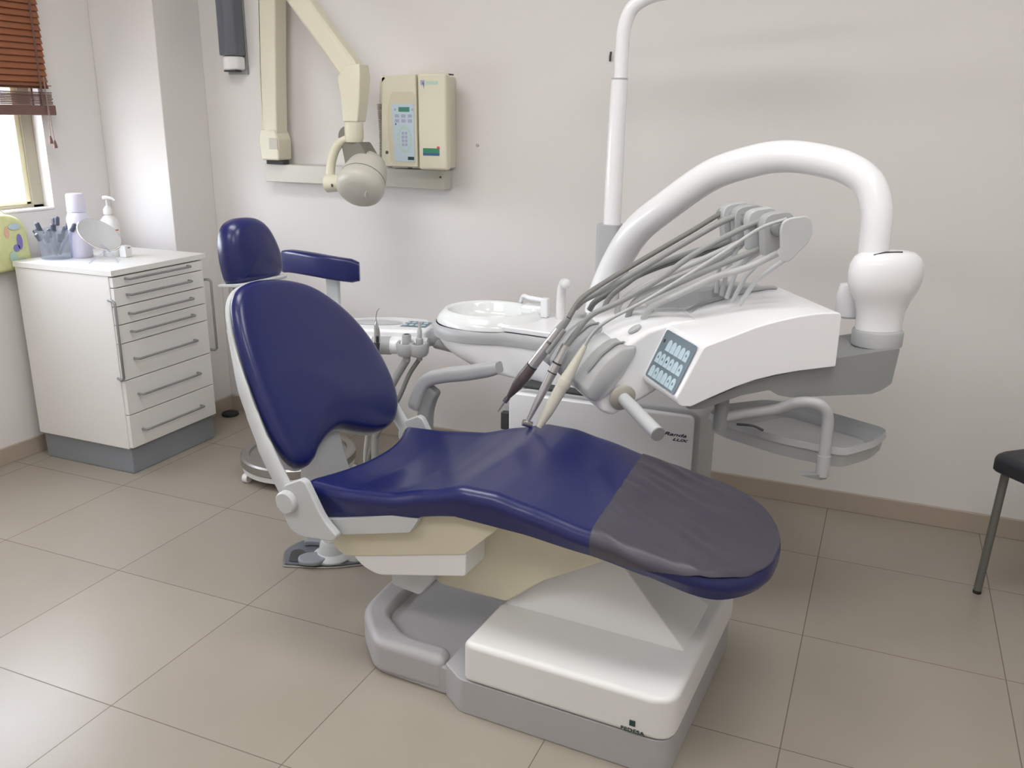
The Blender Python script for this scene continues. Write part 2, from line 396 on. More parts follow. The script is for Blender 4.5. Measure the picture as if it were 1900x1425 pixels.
def wrap(z0, z1, a0, a1, r, mt, nm, par, c, sy=.8, label=None):
    bm = BM(); n = 14; rows = []
    for zz in (z0, z1):
        rows.append([bm.verts.new((c[0] + math.cos(a0 + (a1 - a0) * i / n) * r, c[1] + math.sin(a0 + (a1 - a0) * i / n) * r * sy, TZ + zz)) for i in range(n + 1)])
    for i in range(n): bm.faces.new((rows[0][i], rows[0][i + 1], rows[1][i + 1], rows[1][i]))
    o = obj(nm, bm, mt, par, label=label); return o
ac = R(-42)
wrap(.02, .112, ac - 1.1, ac + 1.1, .0406, 'lam', 'paper_label', pb, bp)
wrap(.104, .1085, ac - .1, ac + .9, .0409, 'red', 'red_stripe', pb, bp, label='red stripe of the label')
wrap(.103, .1095, ac - .55, ac - .1, .0409, 'ink', 'label_word', pb, bp)
for j in range(3): wrap(.085 - j * .012, .0875 - j * .012, ac - .3, ac + .35 - j * .1, .0409, 'gray', 'label_line', pb, bp)
# little white box beside it
bx = thing('small_carton', 'small white block with a dark slot in front of the pump bottle', 'box', at(-.735, .365))
obj('carton', B(-.752, -.718, .348, .382, TZ, TZ + .045), 'whitem', bx, bevel=.003)
obj('slot', B(-.7172, -.7165, .36, .372, TZ + .036, TZ + .039), 'slot', bx, flat=True)
# tall lilac bottle
sp = thing('spray_bottle', 'tall lilac-white cylindrical bottle with a cap behind the hand mirror', 'bottle', at(-.885, .285))
c = (-.885, .285)
obj('bottle', lathe([(.001, 0), (.038, 0), (.041, .004), (.041, .155), (.035, .172), (.030, .18)], 32, None, (*c, TZ)), 'lilac', sp)
obj('cap', lathe([(.034, .1795), (.035, .182), (.033, .245), (.030, .250), (.001, .251)], 32, None, (*c, TZ)), 'lilac', sp)
# oval mirror on a stand
mi = thing('table_mirror', 'small tilted table mirror with clear crossed legs on the cabinet front edge', 'mirror', at(-.665, .205))
FM = frame((-.735, .225, TZ + .105), (.80, .45, -.38), None, Vector((.80, .45, -.38)).cross(Vector((-.55, .83, 0))).normalized())
ux = Vector((.84, .28, -.52)).normalized(); nz = Vector((.42, -.62, .50)); nz = (nz - ux * nz.dot(ux)).normalized()
FM = frame((-.700, .215, TZ + .108), ux, nz.cross(ux), nz)
lp = [(math.cos(2 * PI * i / 36) * .088, math.sin(2 * PI * i / 36) * .052) for i in range(36)]
obj('mirror_plate', prism(lp, -.002, .002), 'smoke', mi, fr=FM, bevel=.0008, label='pale reflective oval plate')
obj('rim', tube([FM @ Vector((p[0], p[1], 0)) for p in lp[18:] + lp[:1]], .003, 10), 'chrome', mi)
obj('leg', tube(cr([(-.672, .190, TZ + .075), (-.655, .205, TZ + .055), (-.632, .228, TZ + .003)], 5), .0035, 10), 'acryl', mi)
obj('leg', tube([(-.66, .215, TZ + .058), (-.712, .160, TZ + .003)], .0035, 10), 'acryl', mi)
# clear holder with dark tipped tubes
hc = (-.945, .215)
ho = thing('acrylic_holder', 'clear fan-shaped container on the cabinet full of dark-tipped syringe tubes', 'container', at(*hc))
obj('container', loft([[Vector((hc[0] + math.cos(2 * PI * k / 28) * r * 1.0, hc[1] + math.sin(2 * PI * k / 28) * r * .8, TZ + z)) for k in range(28)] for r, z in ((.001, .001), (.062, .001), (.068, .06), (.078, .115), (.076, .115), (.066, .06), (.060, .005), (.001, .005))]), 'acryl', ho)
rr = random.Random(8)
for i in range(17):
    a = rr.uniform(0, 2 * PI); t = rr.uniform(.15, .62); r0 = rr.uniform(0, .030)
    p0 = Vector((hc[0] + math.cos(a) * r0, hc[1] + math.sin(a) * r0 * .8, TZ + .012 + rr.uniform(0, .02)))
    d = Vector((math.cos(a) * math.sin(t), math.sin(a) * math.sin(t) * .8, math.cos(t)))
    L = rr.uniform(.085, .15)
    col = ['capd', 'capd', 'disp', 'capd'][i % 4]
    tt = tag(obj('syringe_tube', cyl(p0, p0 + d * (L - .03), .0048, 12), 'acryl', loc=tuple(p0)), 'clear slim tube with a dark rounded cap standing in the clear container', 'syringe', 'dark-capped tubes in the clear container')
    WM[tt.name] = Matrix.Translation(p0)
    obj('cap', tube([p0 + d * (L - .036), p0 + d * (L - .034), p0 + d * (L - .004), p0 + d * L], [.004, .0088, .0088, .004], 12), col, tt)
# colourful bag hanging at the left end of the cabinet, beyond it
bgp = smoothloop([(-.0, -.03), (.09, -.035), (.115, .03), (.11, .115), (.07, .155), (.02, .15), (-.015, .10), (-.02, .03)], 5)
bag = thing('gift_bag', 'lime green paper bag with bright printed shapes hanging on the wall behind the cabinet', 'bag', at(-1.06, .07, .78))
bgp = smoothloop([(.0, .0), (.11, -.005), (.225, .005), (.235, .08), (.228, .16), (.18, .205), (.10, .215), (.02, .20), (-.01, .11)], 5)
rg = cushion(bgp, .04, .015, .006)
FB = frame((-1.045, -.045, .776), (0, 1, 0), (0, 0, 1), (1, 0, 0))
obj('bag_handle', tube(cr([(XL + .012, .02, .975), (XL + .014, .04, 1.0), (XL + .014, .075, 1.012), (XL + .014, .11, 1.0), (XL + .012, .13, .975)], 5), .003, 8), 'creamd', bag)
obj('bag_body', loft(rg), mat('lime_paper', (214, 218, 160), .6, noise_amt=.18, noise_scale=22), bag, fr=FB)
for (x, y, rx, ry, mm) in ((.185, .105, .012, .030, 'purple'), (.168, .082, .014, .014, 'purple'), (.135, .145, .010, .022, 'peach'), (.185, .03, .018, .014, 'foil3'), (.15, .05, .018, .022, 'foil3'), (.17, .165, .026, .012, 'foil'), (.06, .1, .02, .03, 'purple'), (.05, .16, .02, .012, 'peach')):
    obj('printed_shape', prism([(x + math.cos(2 * PI * i / 18) * rx, y + math.sin(2 * PI * i / 18) * ry) for i in range(18)], .0, .0015), mm, bag, fr=FB)
# black disc on floor
tag(obj('rubber_stopper', lathe([(.001, 0), (.036, 0), (.040, .004), (.038, .014), (.028, .018), (.001, .0185)], 28, None, (-.686, .83, 0)), 'dark', loc=(-.686, .83, 0)),
    'small round black rubber stopper on the floor in the corner beside the cabinet', 'door stop')

# ================================================================ SOAP DISPENSER
sd = thing('soap_dispenser', 'smoky gray wall dispenser with a white spout base near the corner', 'dispenser', Matrix.Translation((-.5, YW, 1.55)))
obj('reservoir', prism(rounded([(-.605, YW - .013), (-.600, .855), (-.578, .832), (-.543, .828), (-.508, .858), (-.503, YW - .013)], [0, .01, .01, .008, .01, 0]), 1.602, 1.93), 'disp', sd, bevel=.006)
obj('spout_base', prism(rounded([(-.592, YW - .013), (-.590, .862), (-.57, .838), (-.54, .835), (-.51, .862), (-.506, YW - .013)], [0, .01, .015, .015, .01, 0]), 1.545, 1.6015), 'whitem', sd, bevel=.01)
obj('push_lever', B(-.575, -.512, .845, .885, 1.538, 1.5445), 'slot', sd, bevel=.002)
obj('back_plate', B(-.605, -.503, YW - .012, YW - .0005, 1.53, 1.95), 'dgray', sd, bevel=.002)

# ================================================================ X-RAY UNIT
xr = thing('xray_unit', 'cream wall-mounted dental x-ray machine with a folding arm and round tube head', 'x-ray machine', Matrix.Translation((0, YW, 1.13)))
obj('wall_rail', B(-.405, .458, .855, YW - .0005, 1.092, 1.167), 'xgray', xr, bevel=.004)
obj('screw', cyl((.440, .8555, 1.14), (.440, .853, 1.14), .004, 10), 'slot', xr)
# lower upright arm: starts on a pivot at the left end of the rail
obj('pivot_plate', B(-.375, -.29, .83, .875, 1.1675, 1.185), 'slot', xr, bevel=.003)
bm = prism(rounded([(-.378, 1.185), (-.287, 1.185), (-.283, 1.27), (-.30, 1.31), (-.372, 1.31), (-.385, 1.27)], .01), .80, .89, 'y')
obj('elbow_block', bm, 'cream', xr, bevel=.008)
obj('cover_plate', B(-.33, -.288, .7985, .801, 1.23, 1.275), 'creamd', xr, bevel=.001)
bm = loft([[Vector((x0 + dx, y, z)) for dx, y in ((0, .812), (.03, .80), (w, .806), (w, .88), (0, .885))] for x0, w, z in ((-.376, .083, 1.29), (-.368, .09, 1.55), (-.352, .092, 1.8), (-.335, .092, 2.05))])
obj('lower_arm', bm, 'cream', xr, bevel=.006)
obj('arm_groove', tube([(-.361, .808, 1.30), (-.353, .806, 1.55), (-.338, .806, 1.8), (-.322, .806, 2.05)], .0016, 6), 'slot', xr)
obj('top_joint', cyl((-.29, .72, 2.06), (-.29, .90, 2.06), .06, 28), 'cream', xr, bevel=.006)
# upper arm comes down and forward
def barloft(path, hw, hd, seg=4):
    rings = []
    P = [Vector(p) for p in path]
    for i, p in enumerate(P):
        t = (P[min(i + 1, len(P) - 1)] - P[max(i - 1, 0)]).normalized()
        s = Vector((0, 1, 0)).cross(t).normalized(); q = t.cross(s)
        a = hw[i]; b = hd[i]
        rings.append([p + s * x * a + q * y * b for x, y in ((-1, -.7), (-.7, -1), (.7, -1), (1, -.7), (1, .7), (.7, 1), (-.7, 1), (-1, .7))])
    return loft(rings)
obj('upper_arm', barloft([(-.33, .76, 2.05), (-.20, .74, 1.92), (-.075, .715, 1.79), (.08, .68, 1.632), (.185, .655, 1.525), (.20, .652, 1.50)], [.040, .040, .040, .040, .042, .034], [.035] * 6), 'cream', xr, bevel=.004)
bm = loft([[Vector((x0 + dx * w, y0 + dy * w2, z)) for dx, dy in ((-.5, -.35), (-.15, -.5), (.5, -.4), (.5, .5), (-.5, .5))] for x0, w, y0, w2, z in ((.206, .062, .65, .07, 1.548), (.195, .100, .64, .085, 1.50), (.202, .082, .63, .075, 1.42), (.203, .066, .62, .066, 1.345))])
obj('fork_neck', bm, 'cream', xr, bevel=.005)
obj('swivel', loft([[Vector((.203 + math.cos(a) * r, .62 + math.sin(a) * r, z)) for a in [2 * PI * k / 24 for k in range(24)]] for r, z in ((.034, 1.3435), (.035, 1.338), (.035, 1.285), (.030, 1.272))]), 'cream', xr)
# yoke: curved fork from swivel down the left side of the head
yk = cr([(.203, .615, 1.283), (.165, .61, 1.280), (.134, .60, 1.25), (.117, .59, 1.20), (.116, .58, 1.15), (.124, .575, 1.105)], 6)
obj('yoke', tube(yk, [.018] * 8 + [.021] * 12 + [.022] * (len(yk) - 20), 14, sx=1.0, sy=.8, up=(0, 0, 1)), 'cream', xr)
obj('yoke_shield', lathe([(.001, 0), (.040, 0), (.040, .03), (.001, .03)], 24, None, (.172, .65, 1.290), (0, -1, 0)), 'taupe', xr)
obj('pivot_boss', cyl((.114, .565, 1.122), (.175, .565, 1.125), .034, 26, r2=.030), 'cream', xr)
obj('lock_button', B(.150, .157, .532, .539, 1.112, 1.123), 'slot', xr)
obj('cone_mount', prism(rounded([(.155, 1.272), (.236, 1.272), (.285, 1.20), (.265, 1.14), (.18, 1.14)], .008), .60, .68, 'y'), 'taupe', xr, bevel=.003)
hd0 = Vector((.237, .66, 1.190)); hdir = Vector((.16, -.74, -.56)).normalized()
FH = frame(hd0, hdir.cross(Vector((0, 0, 1))).normalized(), None, hdir)
obj('tube_head', lathe([(.001, -.02), (.045, -.02), (.060, -.008), (.072, .025), (.080, .06), (.083, .095)], 40, sx=1.05), 'xgray', xr, fr=FH)
obj('head_cap', lathe([(.0835, .0955), (.085, .10), (.087, .125), (.082, .143), (.070, .156), (.050, .163), (.001, .166)], 40, sx=1.05), 'xgray', xr, fr=FH)
obj('head_seam', lathe([(.0825, .093), (.0842, .094), (.0842, .0965), (.0825, .0975)], 40, sx=1.05), 'slot', xr, fr=FH)
obj('beam_port', lathe([(.001, 0), (.034, 0), (.036, .004), (.032, .012), (.001, .014)], 28, None, (-.052, .010, .142), (-.62, 0, 1)), 'creamd', xr, fr=FH)
obj('label_tab', B(-.02, .02, -.068, -.062, .01, .03), 'creamd', xr, fr=FH, bevel=.001)

# control box -----------------------------------------------------
cb = thing('control_box', 'cream x-ray control box with blue key panel standing on the wall rail', 'control box', Matrix.Translation((.37, YW, 1.168)))
obj('rear_housing', B(.215, .478, .80, YW - .0005, 1.1735, 1.515), 'cream', cb, bevel=.006)
bm = prism(rounded([(.235, 1.205), (.25, 1.18), (.392, 1.18), (.392, 1.518), (.27, 1.512), (.245, 1.49)], .008), .755, .799, 'y')
obj('left_door', bm, 'cream', cb, bevel=.008, seg=3)
obj('right_door', B(.397, .517, .758, .799, 1.172, 1.52), 'cream', cb, bevel=.010, seg=3)
obj('recess', prism(rounded([(.285, 1.455), (.268, 1.38), (.268, 1.30), (.278, 1.19), (.388, 1.19), (.388, 1.455)], .02), .7535, .7548, 'y'), 'beige', cb)
kp = obj('key_panel', prism(rounded([(.288, 1.412), (.384, 1.412), (.384, 1.20), (.297, 1.20)], .003), .752, .7533, 'y'), 'foil', cb)
def fl(x0, x1, z0, z1, m, nm, par, y=.7515): return obj(nm, B(x0, x1, y, y + .0006, z0, z1), m, par, flat=True)
fl(.319, .366, 1.383, 1.400, 'lcd', 'display', kp)
for (x, zz) in ((.300, 1.391), (.374, 1.391)): fl(x, x + .008, zz - .004, zz + .004, 'foil2', 'key', kp)
for r_ in range(2):
    for c_ in range(3): fl(.302 + c_ * .028, .320 + c_ * .028, 1.362 - r_ * .018, 1.374 - r_ * .018, 'foil2', 'key', kp)
for i in range(16):
    a = 2 * PI * i / 16
    x = .342 + math.cos(a) * .028; zz = 1.282 + math.sin(a) * .045
    fl(x - .0045, x + .0045, zz - .005, zz + .005, 'foil3', 'key', kp)
for r_ in range(4):
    for c_ in range(2): fl(.330 + c_ * .014, .340 + c_ * .014, 1.30 - r_ * .014, 1.310 - r_ * .014, 'foil2', 'key', kp)
fl(.355, .382, 1.207, 1.219, 'inkg', 'small_badge', kp)
fl(.303, .308, 1.335, 1.341, 'slot', 'key', kp)
obj('key_lock', lathe([(.006, 0), (.006, .003), (.003, .0035), (.001, .0035)], 16, None, (.262, .755, 1.233), (0, -1, 0)), 'chrome', cb)
bd = fl(.418, .488, 1.225, 1.252, 'green', 'badge', cb, .7572)
fl(.418, .488, 1.225, 1.235, 'bluep', 'badge_band', bd, .7568); fl(.478, .489, 1.250, 1.259, 'red', 'badge_mark', bd, .7566)
fl(.412, .43, 1.478, 1.496, 'foil2', 'logo_mark', cb, .7572); fl(.434, .485, 1.480, 1.492, 'foil3', 'logo_mark', cb, .7572)
obj('logo_mark', prism([(.420, 1.488), (.428, 1.464), (.425, 1.489)], .7570, .7574, 'y'), 'bluep', cb, flat=True)
for x in (.262, .35): fl(x, x + .02, 1.176, 1.179, 'slot', 'hinge', cb, .757)
obj('top_gap', B(.40, .51, .80, .84, 1.5152, 1.520), 'slot', cb, bevel=.001)
hs = obj('handset_rest', prism(rounded([(.206, 1.42), (.212, 1.50), (.2345, 1.515), (.2345, 1.19), (.215, 1.20)], .006), .80, .86, 'y'), 'beige', cb, bevel=.004)
pts = []
for i in range(420):
    t = i / 419; a = t * 2 * PI * 34
    pts.append((.215 + .006 * math.sin(t * 3) + math.cos(a) * .0085, .786 + math.sin(a) * .0085, 1.412 - t * .225))
obj('coiled_cord', tube(pts, .0022, 6), 'creamd', cb)

# ================================================================ OPERATOR STOOL
sx, sy_ = .03, .395
st = thing('operator_stool', 'round-based stool with steel foot ring and raised blue arm pad behind the chair', 'stool', Matrix.Translation((sx, sy_, 0)))
obj('base_ring', lathe([(.186, .086), (.190, .096), (.217, .096), (.224, .090), (.224, .062), (.216, .058), (.19, .058)], 56, None, (sx, sy_, 0)), 'satin', st, label='satin steel foot ring')
obj('base_shell', lathe([(.220, .0575), (.217, .036), (.205, .030), (.12, .030), (.001, .030), (.001, .090), (.05, .090), (.08, .078), (.182, .068), (.187, .0575)], 48, None, (sx, sy_, 0)), 'whitem', st)
for i in range(5):
    a = 2 * PI * i / 5 + R(-124)
    x, y = sx + math.cos(a) * .212, sy_ + math.sin(a) * .212
    obj('caster', cyl((x - .012, y, .019), (x + .012, y, .019), .019, 18), 'whitem', st, bevel=.003)
obj('post', cyl((sx, sy_, .07), (sx, sy_, .50), .025, 24), 'lgray', st)
sl = [(math.cos(2 * PI * i / 36) * .17, math.sin(2 * PI * i / 36) * .17) for i in range(36)]
obj('seat', loft(cushion(sl, .07, .03, .01)), 'blue', st, fr=Matrix.Translation((sx, sy_, .565)))
obj('arm_bracket', B(.205, .262, .385, .40, .47, .82), 'lgray', st, bevel=.006)
obj('arm_bracket', B(sx, .262, .375, .41, .465, .48), 'lgray', st, bevel=.004)
pth = cr([(.015, .40, .842), (.08, .365, .853), (.18, .345, .852), (.28, .350, .843), (.355, .385, .832)], 6)
rings = []
for i, p in enumerate(pth):
    t = (pth[min(i + 1, len(pth) - 1)] - pth[max(i - 1, 0)]).normalized(); n_ = Vector((0, 0, 1)).cross(t).normalized(); u_ = Vector((0, 0, 1))
    s = min(1, .80 + .2 * min(i, len(pth) - 1 - i) / 2)
    ll = rounded([(-.021 * s, -.042 * s), (.021 * s, -.042 * s), (.021 * s, .042 * s), (-.021 * s, .042 * s)], .014, 4)
    rings.append([p + n_ * a + u_ * b for a, b in ll])
obj('arm_pad', loft(rings), 'blue', st)

def interp(x, xs, ys):
    if x <= xs[0]: return ys[0]
    for i in range(1, len(xs)):
        if x <= xs[i]:
            t = (x - xs[i - 1]) / (xs[i] - xs[i - 1]); t = t * t * (3 - 2 * t) * 0.35 + t * 0.65
            return ys[i - 1] + (ys[i] - ys[i - 1]) * t
    return ys[-1]

# ================================================================ DENTAL CHAIR
ch = thing('dental_chair', 'royal blue dental treatment chair with a gray sleeve over its leg rest', 'dental chair', FC @ Matrix.Translation((1.45, 0, 0)))
# floor base
hexo = [(1.235, -.262), (1.04, -.266), (.922, -.150), (.905, 0), (.922, .150), (1.04, .262), (1.235, .262)]
plat = rounded([(1.34, -.262), (1.235, -.262), (1.045, -.258), (.932, -.146), (.915, 0), (.932, .146), (1.045, .258), (1.34, .262)], .02)
obj('base_platform', prism(plat, 0, .078), 'basegray', ch, fr=FC, bevel=.006)
rim = rounded([(1.248, -.264), (1.04, -.266), (.922, -.150), (.905, 0), (.922, .150), (1.04, .266), (1.248, .264), (1.235, .20), (1.105, .205), (1.0, .135), (.99, 0), (1.0, -.135), (1.105, -.205), (1.235, -.20)],
               [.0, .03, .05, .02, .05, .03, .0, .05, .03, .03, .01, .03, .03, .05])
obj('base_bumper', prism(rim, 0, .098), 'basegray', ch, fr=FC, bevel=.022, seg=5, label='raised gray bumper round the platform')
gb = rounded([(1.285, -.285), (1.31, -.302), (1.822, -.302), (1.822, .30), (1.30, .30), (1.27, .262), (1.25, .262), (1.25, -.262)], [.02, .03, .045, .045, .03, .02, 0, 0])
obj('base_skirt', prism(gb, 0, .0915), 'basegray', ch, fr=FC, bevel=.003)
wc = rounded([(1.322, -.306), (1.828, -.306), (1.828, .304), (1.322, .304)], [.02, .05, .05, .02])
obj('base_cover', prism(wc, .0920, .198), 'whitem', ch, fr=FC, bevel=.034, seg=6)
hump = loft([[Vector(p) for p in r] for r in (
    [(1.335, -.108, .190), (1.795, -.108, .190), (1.795, .12, .190), (1.335, .12, .190)],
    [(1.335, -.108, .1985), (1.795, -.108, .1985), (1.795, .12, .1985), (1.335, .12, .1985)],
    [(1.42, -.02, .33), (1.60, -.012, .335), (1.60, .03, .335), (1.42, .03, .33)])])
obj('lift_housing', hump, 'whitem', ch, fr=FC, bevel=.006, seg=3)
tb = obj('maker_emblem', B(1.734, 1.747, -.3085, -.3063, .116, .129), 'inkg', ch, fr=FC, flat=True)
t = text_bm('FEDESA', .013, bold=.0001)
for vtx in t.verts: vtx.co.x *= 1.25
obj('maker_name', t, 'inkg', ch, fr=FC @ frame((1.714, -.3068, .0990), (1, 0, 0), (0, 0, 1), (0, -1, 0)), flat=True)
# under structure
obj('lift_arm', prism(rounded([(1.09, .262), (1.155, .212), (1.345, .212), (1.45, .30), (1.62, .40), (1.60, .45), (1.20, .42)], .01), -.125, .125, 'y'), 'beige', ch, fr=FC, bevel=.006)
obj('seat_shell', prism(rounded([(.882, .345), (.905, .302), (.935, .288), (1.283, .376), (1.38, .470), (1.29, .484), (.90, .392)], [.01, .02, .02, .005, .02, 0, .01]), -.225, .225, 'y'), 'beige', ch, fr=FC, bevel=.012, seg=3)
obj('belly_shell', prism(rounded([(.955, .292), (.985, .268), (1.03, .255), (1.284, .316), (1.286, .385), (1.0, .31)], [.01, .02, .02, .01, .01, .01]), -.221, .221, 'y'), 'whitem', ch, fr=FC, bevel=.008, seg=3)
obj('link_bracket', prism(rounded([(1.03, .27), (1.035, .203), (1.05, .198), (1.118, .192), (1.155, .24), (1.17, .29)], .008), -.165, -.125, 'y'), 'lgray', ch, fr=FC, bevel=.004)
obj('link_bracket', prism(rounded([(1.03, .27), (1.035, .203), (1.05, .198), (1.118, .192), (1.155, .24), (1.17, .29)], .008), .125, .165, 'y'), 'lgray', ch, fr=FC, bevel=.004)
obj('leg_rest_plate', prism([(1.36, .462), (1.30, .448), (1.60, .448), (1.84, .412), (1.845, .418), (1.62, .458)], -.19, .19, 'y'), 'lgray', ch, fr=FC, bevel=.003)
for s in (-1, 1):
    br = prism(rounded([(.852, .505), (.868, .500), (.918, .408), (.958, .374), (.944, .356), (.844, .345), (.806, .360), (.776, .43), (.79, .475)], [.004, .01, .03, .01, .01, .03, .03, .03, .02]), min(s * .262, s * .284), max(s * .262, s * .284), 'y')
    obj('hinge_bracket', br, 'lgray', ch, fr=FC, bevel=.005)
    obj('hinge_cap', lathe([(.001, 0), (.030, 0), (.030, .012), (.026, .016), (.001, .017)], 32, None, (.811, s * .284, .438), (0, s, 0)), 'lgray', ch, fr=FC)
    obj('side_rail', prism(rounded([(.895, .392), (.905, .352), (1.15, .415), (1.175, .455), (1.1, .448)], .006), min(s * .228, s * .252), max(s * .228, s * .252), 'y'), 'lgray', ch, fr=FC, bevel=.006)
# seat + leg rest cushion, one continuous pad
ZTa = [.84, .95, 1.09, 1.2, 1.29, 1.37, 1.45, 1.6, 1.75, 1.88, 1.97]
ZTz = [.483, .486, .502, .534, .560, .560, .546, .516, .487, .464, .447]
ZBa = [.84, .90, 1.0, 1.27, 1.44, 1.6, 1.74, 1.88, 1.97]
ZBz = [.386, .390, .416, .482, .476, .460, .438, .402, .398]
def halfw(a):
    w = interp(a, [.84, 1.0, 1.2, 1.5, 1.72], [.245, .255, .262, .258, .250])
    if a > 1.70:
        w *= max(0.0, 1 - ((a - 1.70) / .262) ** 3.0) ** (1 / 2.3)
    return w
def ztop(a, b):
    w = max(halfw(a), .02); s = min(1, abs(b) / w)
    z = interp(a, ZTa, ZTz)
    d = interp(a, [.84, .95, 1.15, 1.3, 1.6, 1.9], [.0, .014, .018, .006, .002, 0])
    return z - d * (1 - s * s)
def section(a, off=0.0, nt=22, bottom=True):
    """closed ring of (a,b,z): near bottom -> near side -> top -> far side -> bottom"""
    w = halfw(a) + off; zb = interp(a, ZBa, ZBz); r = min(.03, w * .5)
    ring = []
    def P(b, z, low=0.0):
        sh = .062 * max(0, 1 - (b / .235) ** 2) * max(0, 1 - (a - .84) / .28) + .045 * low * max(0, 1 - (a - .84) / .3)
        ring.append(Vector((a + sh, b, z)))
    zt = ztop(a, w) + off
    if a > 1.80: zt -= .016 * ((a - 1.80) / .16) ** 2
    h = zt - r - zb
    for k in range(6):                                   # near side, upward
        t = k / 5; P(-(w - .012 * (1 - t)), zb + h * t, 1 - t)
    for k in range(1, 6):
        c = k / 6 * PI / 2; P(-(w - r) - r * math.cos(c), zt - r + r * math.sin(c))
    for k in range(nt + 1):
        b = -(w - r) + 2 * (w - r) * k / nt
        zz = ztop(a, b) + off - (.016 * ((a - 1.80) / .16) ** 2 if a > 1.80 else 0)
        P(b, min(zz, zt + .004) if a > 1.85 else zz)
    for k in range(5, 0, -1):
        c = k / 6 * PI / 2; P((w - r) + r * math.cos(c), zt - r + r * math.sin(c))
    for k in range(6):
        t = 1 - k / 5; P(w - .012 * (1 - t), zb + h * t, 1 - t)
    if bottom:
        for k in range(1, 14): P((w - .012) * (1 - 2 * k / 14), zb, 1)
    return ring
A_ST = [.84 + (1.955 - .84) * i / 96 for i in range(97)] + [1.957, 1.959, 1.9605]
rings = [section(a) for a in A_ST]
# rounded rear end
r0 = rings[0]
zm = (max(p.z for p in r0) + min(p.z for p in r0)) / 2 + .01
rear = []
for sc_, da in ((.02, .020), (.45, .0185), (.75, .013), (.93, .005)):
    rear.append([Vector((p.x - da, p.y * (1 - (1 - sc_) * .03), zm + (p.z - zm) * sc_)) for p in r0])
seatbm = loft(rear + rings)
seat = obj('seat_cushion', seatbm, 'blue', ch, fr=FC, angle=60)
# gray protective sleeve
cov = BM(); rows = []
A2 = [1.585 + (1.958 - 1.585) * i / 70 for i in range(71)]
for i, a in enumerate(A2):
    ring = section(a, .0035, 60, False)
    n = len(ring)
    zb = interp(a, ZBa, ZBz)
    t = interp(a, [1.58, 1.66, 1.70, 1.76, 1.85, 1.93, 1.958], [0, .4, 2.4, 5.4, 7.6, 9, 10])
    lo = int(t); row = []
    pts = [ring[0].lerp(ring[1], 0)] if lo == 0 else []
    sub_ = []
    f = t - lo; start = ring[lo].lerp(ring[lo + 1], f)
    sub_ = [start] + [p.copy() for p in ring[lo + 1:n - 3]]
    # resample to a fixed count
    L = [0]
    for k in range(1, len(sub_)): L.append(L[-1] + (sub_[k] - sub_[k - 1]).length)
    m = 110; out = []; j = 0
    for k in range(m + 1):
        d = L[-1] * k / m
        while j < len(L) - 2 and L[j + 1] < d: j += 1
        q = (d - L[j]) / max(1e-9, L[j + 1] - L[j]); p = sub_[j].lerp(sub_[j + 1], q)
        e0 = .022 * (p.y / .25) * math.exp(-(a - 1.585) / .08)          # front hem runs slightly oblique
        wr = noise.noise(Vector((p.x * 9, p.y * 34 + p.x * 14, 1.3))) * .0045 * min(1, .25 + math.exp(-(a - 1.585) / .13) + (.5 if p.y < -.1 else .1))
        wr += abs(noise.noise(Vector((p.x * 5, p.y * 9, 5.3)))) * .0025
        out.append(p + Vector((-e0, 0, max(-.001, wr) + .0015)))
    rows.append(out)
V = [[cov.verts.new(p) for p in r] for r in rows]
for i in range(len(V) - 1):
    for j in range(len(V[0]) - 1): cov.faces.new((V[i][j], V[i][j + 1], V[i + 1][j + 1], V[i + 1][j]))
obj('foot_sleeve', cov, 'cover', ch, fr=FC, angle=80, label='wrinkled gray plastic sleeve on the leg rest end')
# backrest
FB2 = FC @ frame((.83, 0, .46), (0, 1, 0), (-.42536, 0, .90503), (.90503, 0, .42536))
yz = lambda z: (z - .46) / .905
ol = [(-.11, .528), (-.05, .547), (.005, .547), (.07, .520), (.130, .498), (.188, .492), (.240, .506), (.280, .545), (.296, .602), (.290, .68), (.265, .752), (.225, .816), (.170, .872), (.110, .913), (.035, .940), (-.04, .953), (-.105, .955), (-.155, .942), (-.190, .912), (-.214, .86), (-.230, .79), (-.240, .70), (-.244, .62), (-.238, .560), (-.216, .516), (-.180, .500), (-.142, .509)]
loop = smoothloop([(p[0], yz(p[1])) for p in ol], 5)
bbm = loft(cushion(loop, .045, .026, .008, center=(0.01, .22)))
for _ in range(14):
    bmesh.ops.smooth_vert(bbm, verts=[v_ for v_ in bbm.verts if v_.co.z > -.012], factor=.5, use_axis_x=False, use_axis_y=False, use_axis_z=True)
obj('backrest_cushion', bbm, 'blue', ch, fr=FB2, angle=70)
shl = inset(loop, -.003)
obj('backrest_shell', loft(cushion(shl, .022, .010, 0, center=(0.01, .22), back_r=.014)), 'lgray', ch, fr=FB2 @ Matrix.Translation((0, 0, -.0455)), angle=70)
for s in (-1, 1):
    path = [(.588, s * .210, .84), (.648, s * .243, .72), (.690, s * .255, .635), (.742, s * .266, .545), (.808, s * .273, .445)]
    obj('recline_arm', tube(cr(path, 5), [.006, .008, .010, .012, .014, .016] + [.018] * 4 + [.020] * 4 + [.024] * 7, 12, sx=1.0, sy=.55, up=(0, 1, 0)), 'lgray', ch, fr=FC)
obj('lumbar_plate', prism(rounded([(.700, .53), (.690, .36), (.74, .33), (.80, .34), (.755, .46), (.735, .55)], .01), -.095, .025, 'y'), 'gray', ch, fr=FC, bevel=.006)
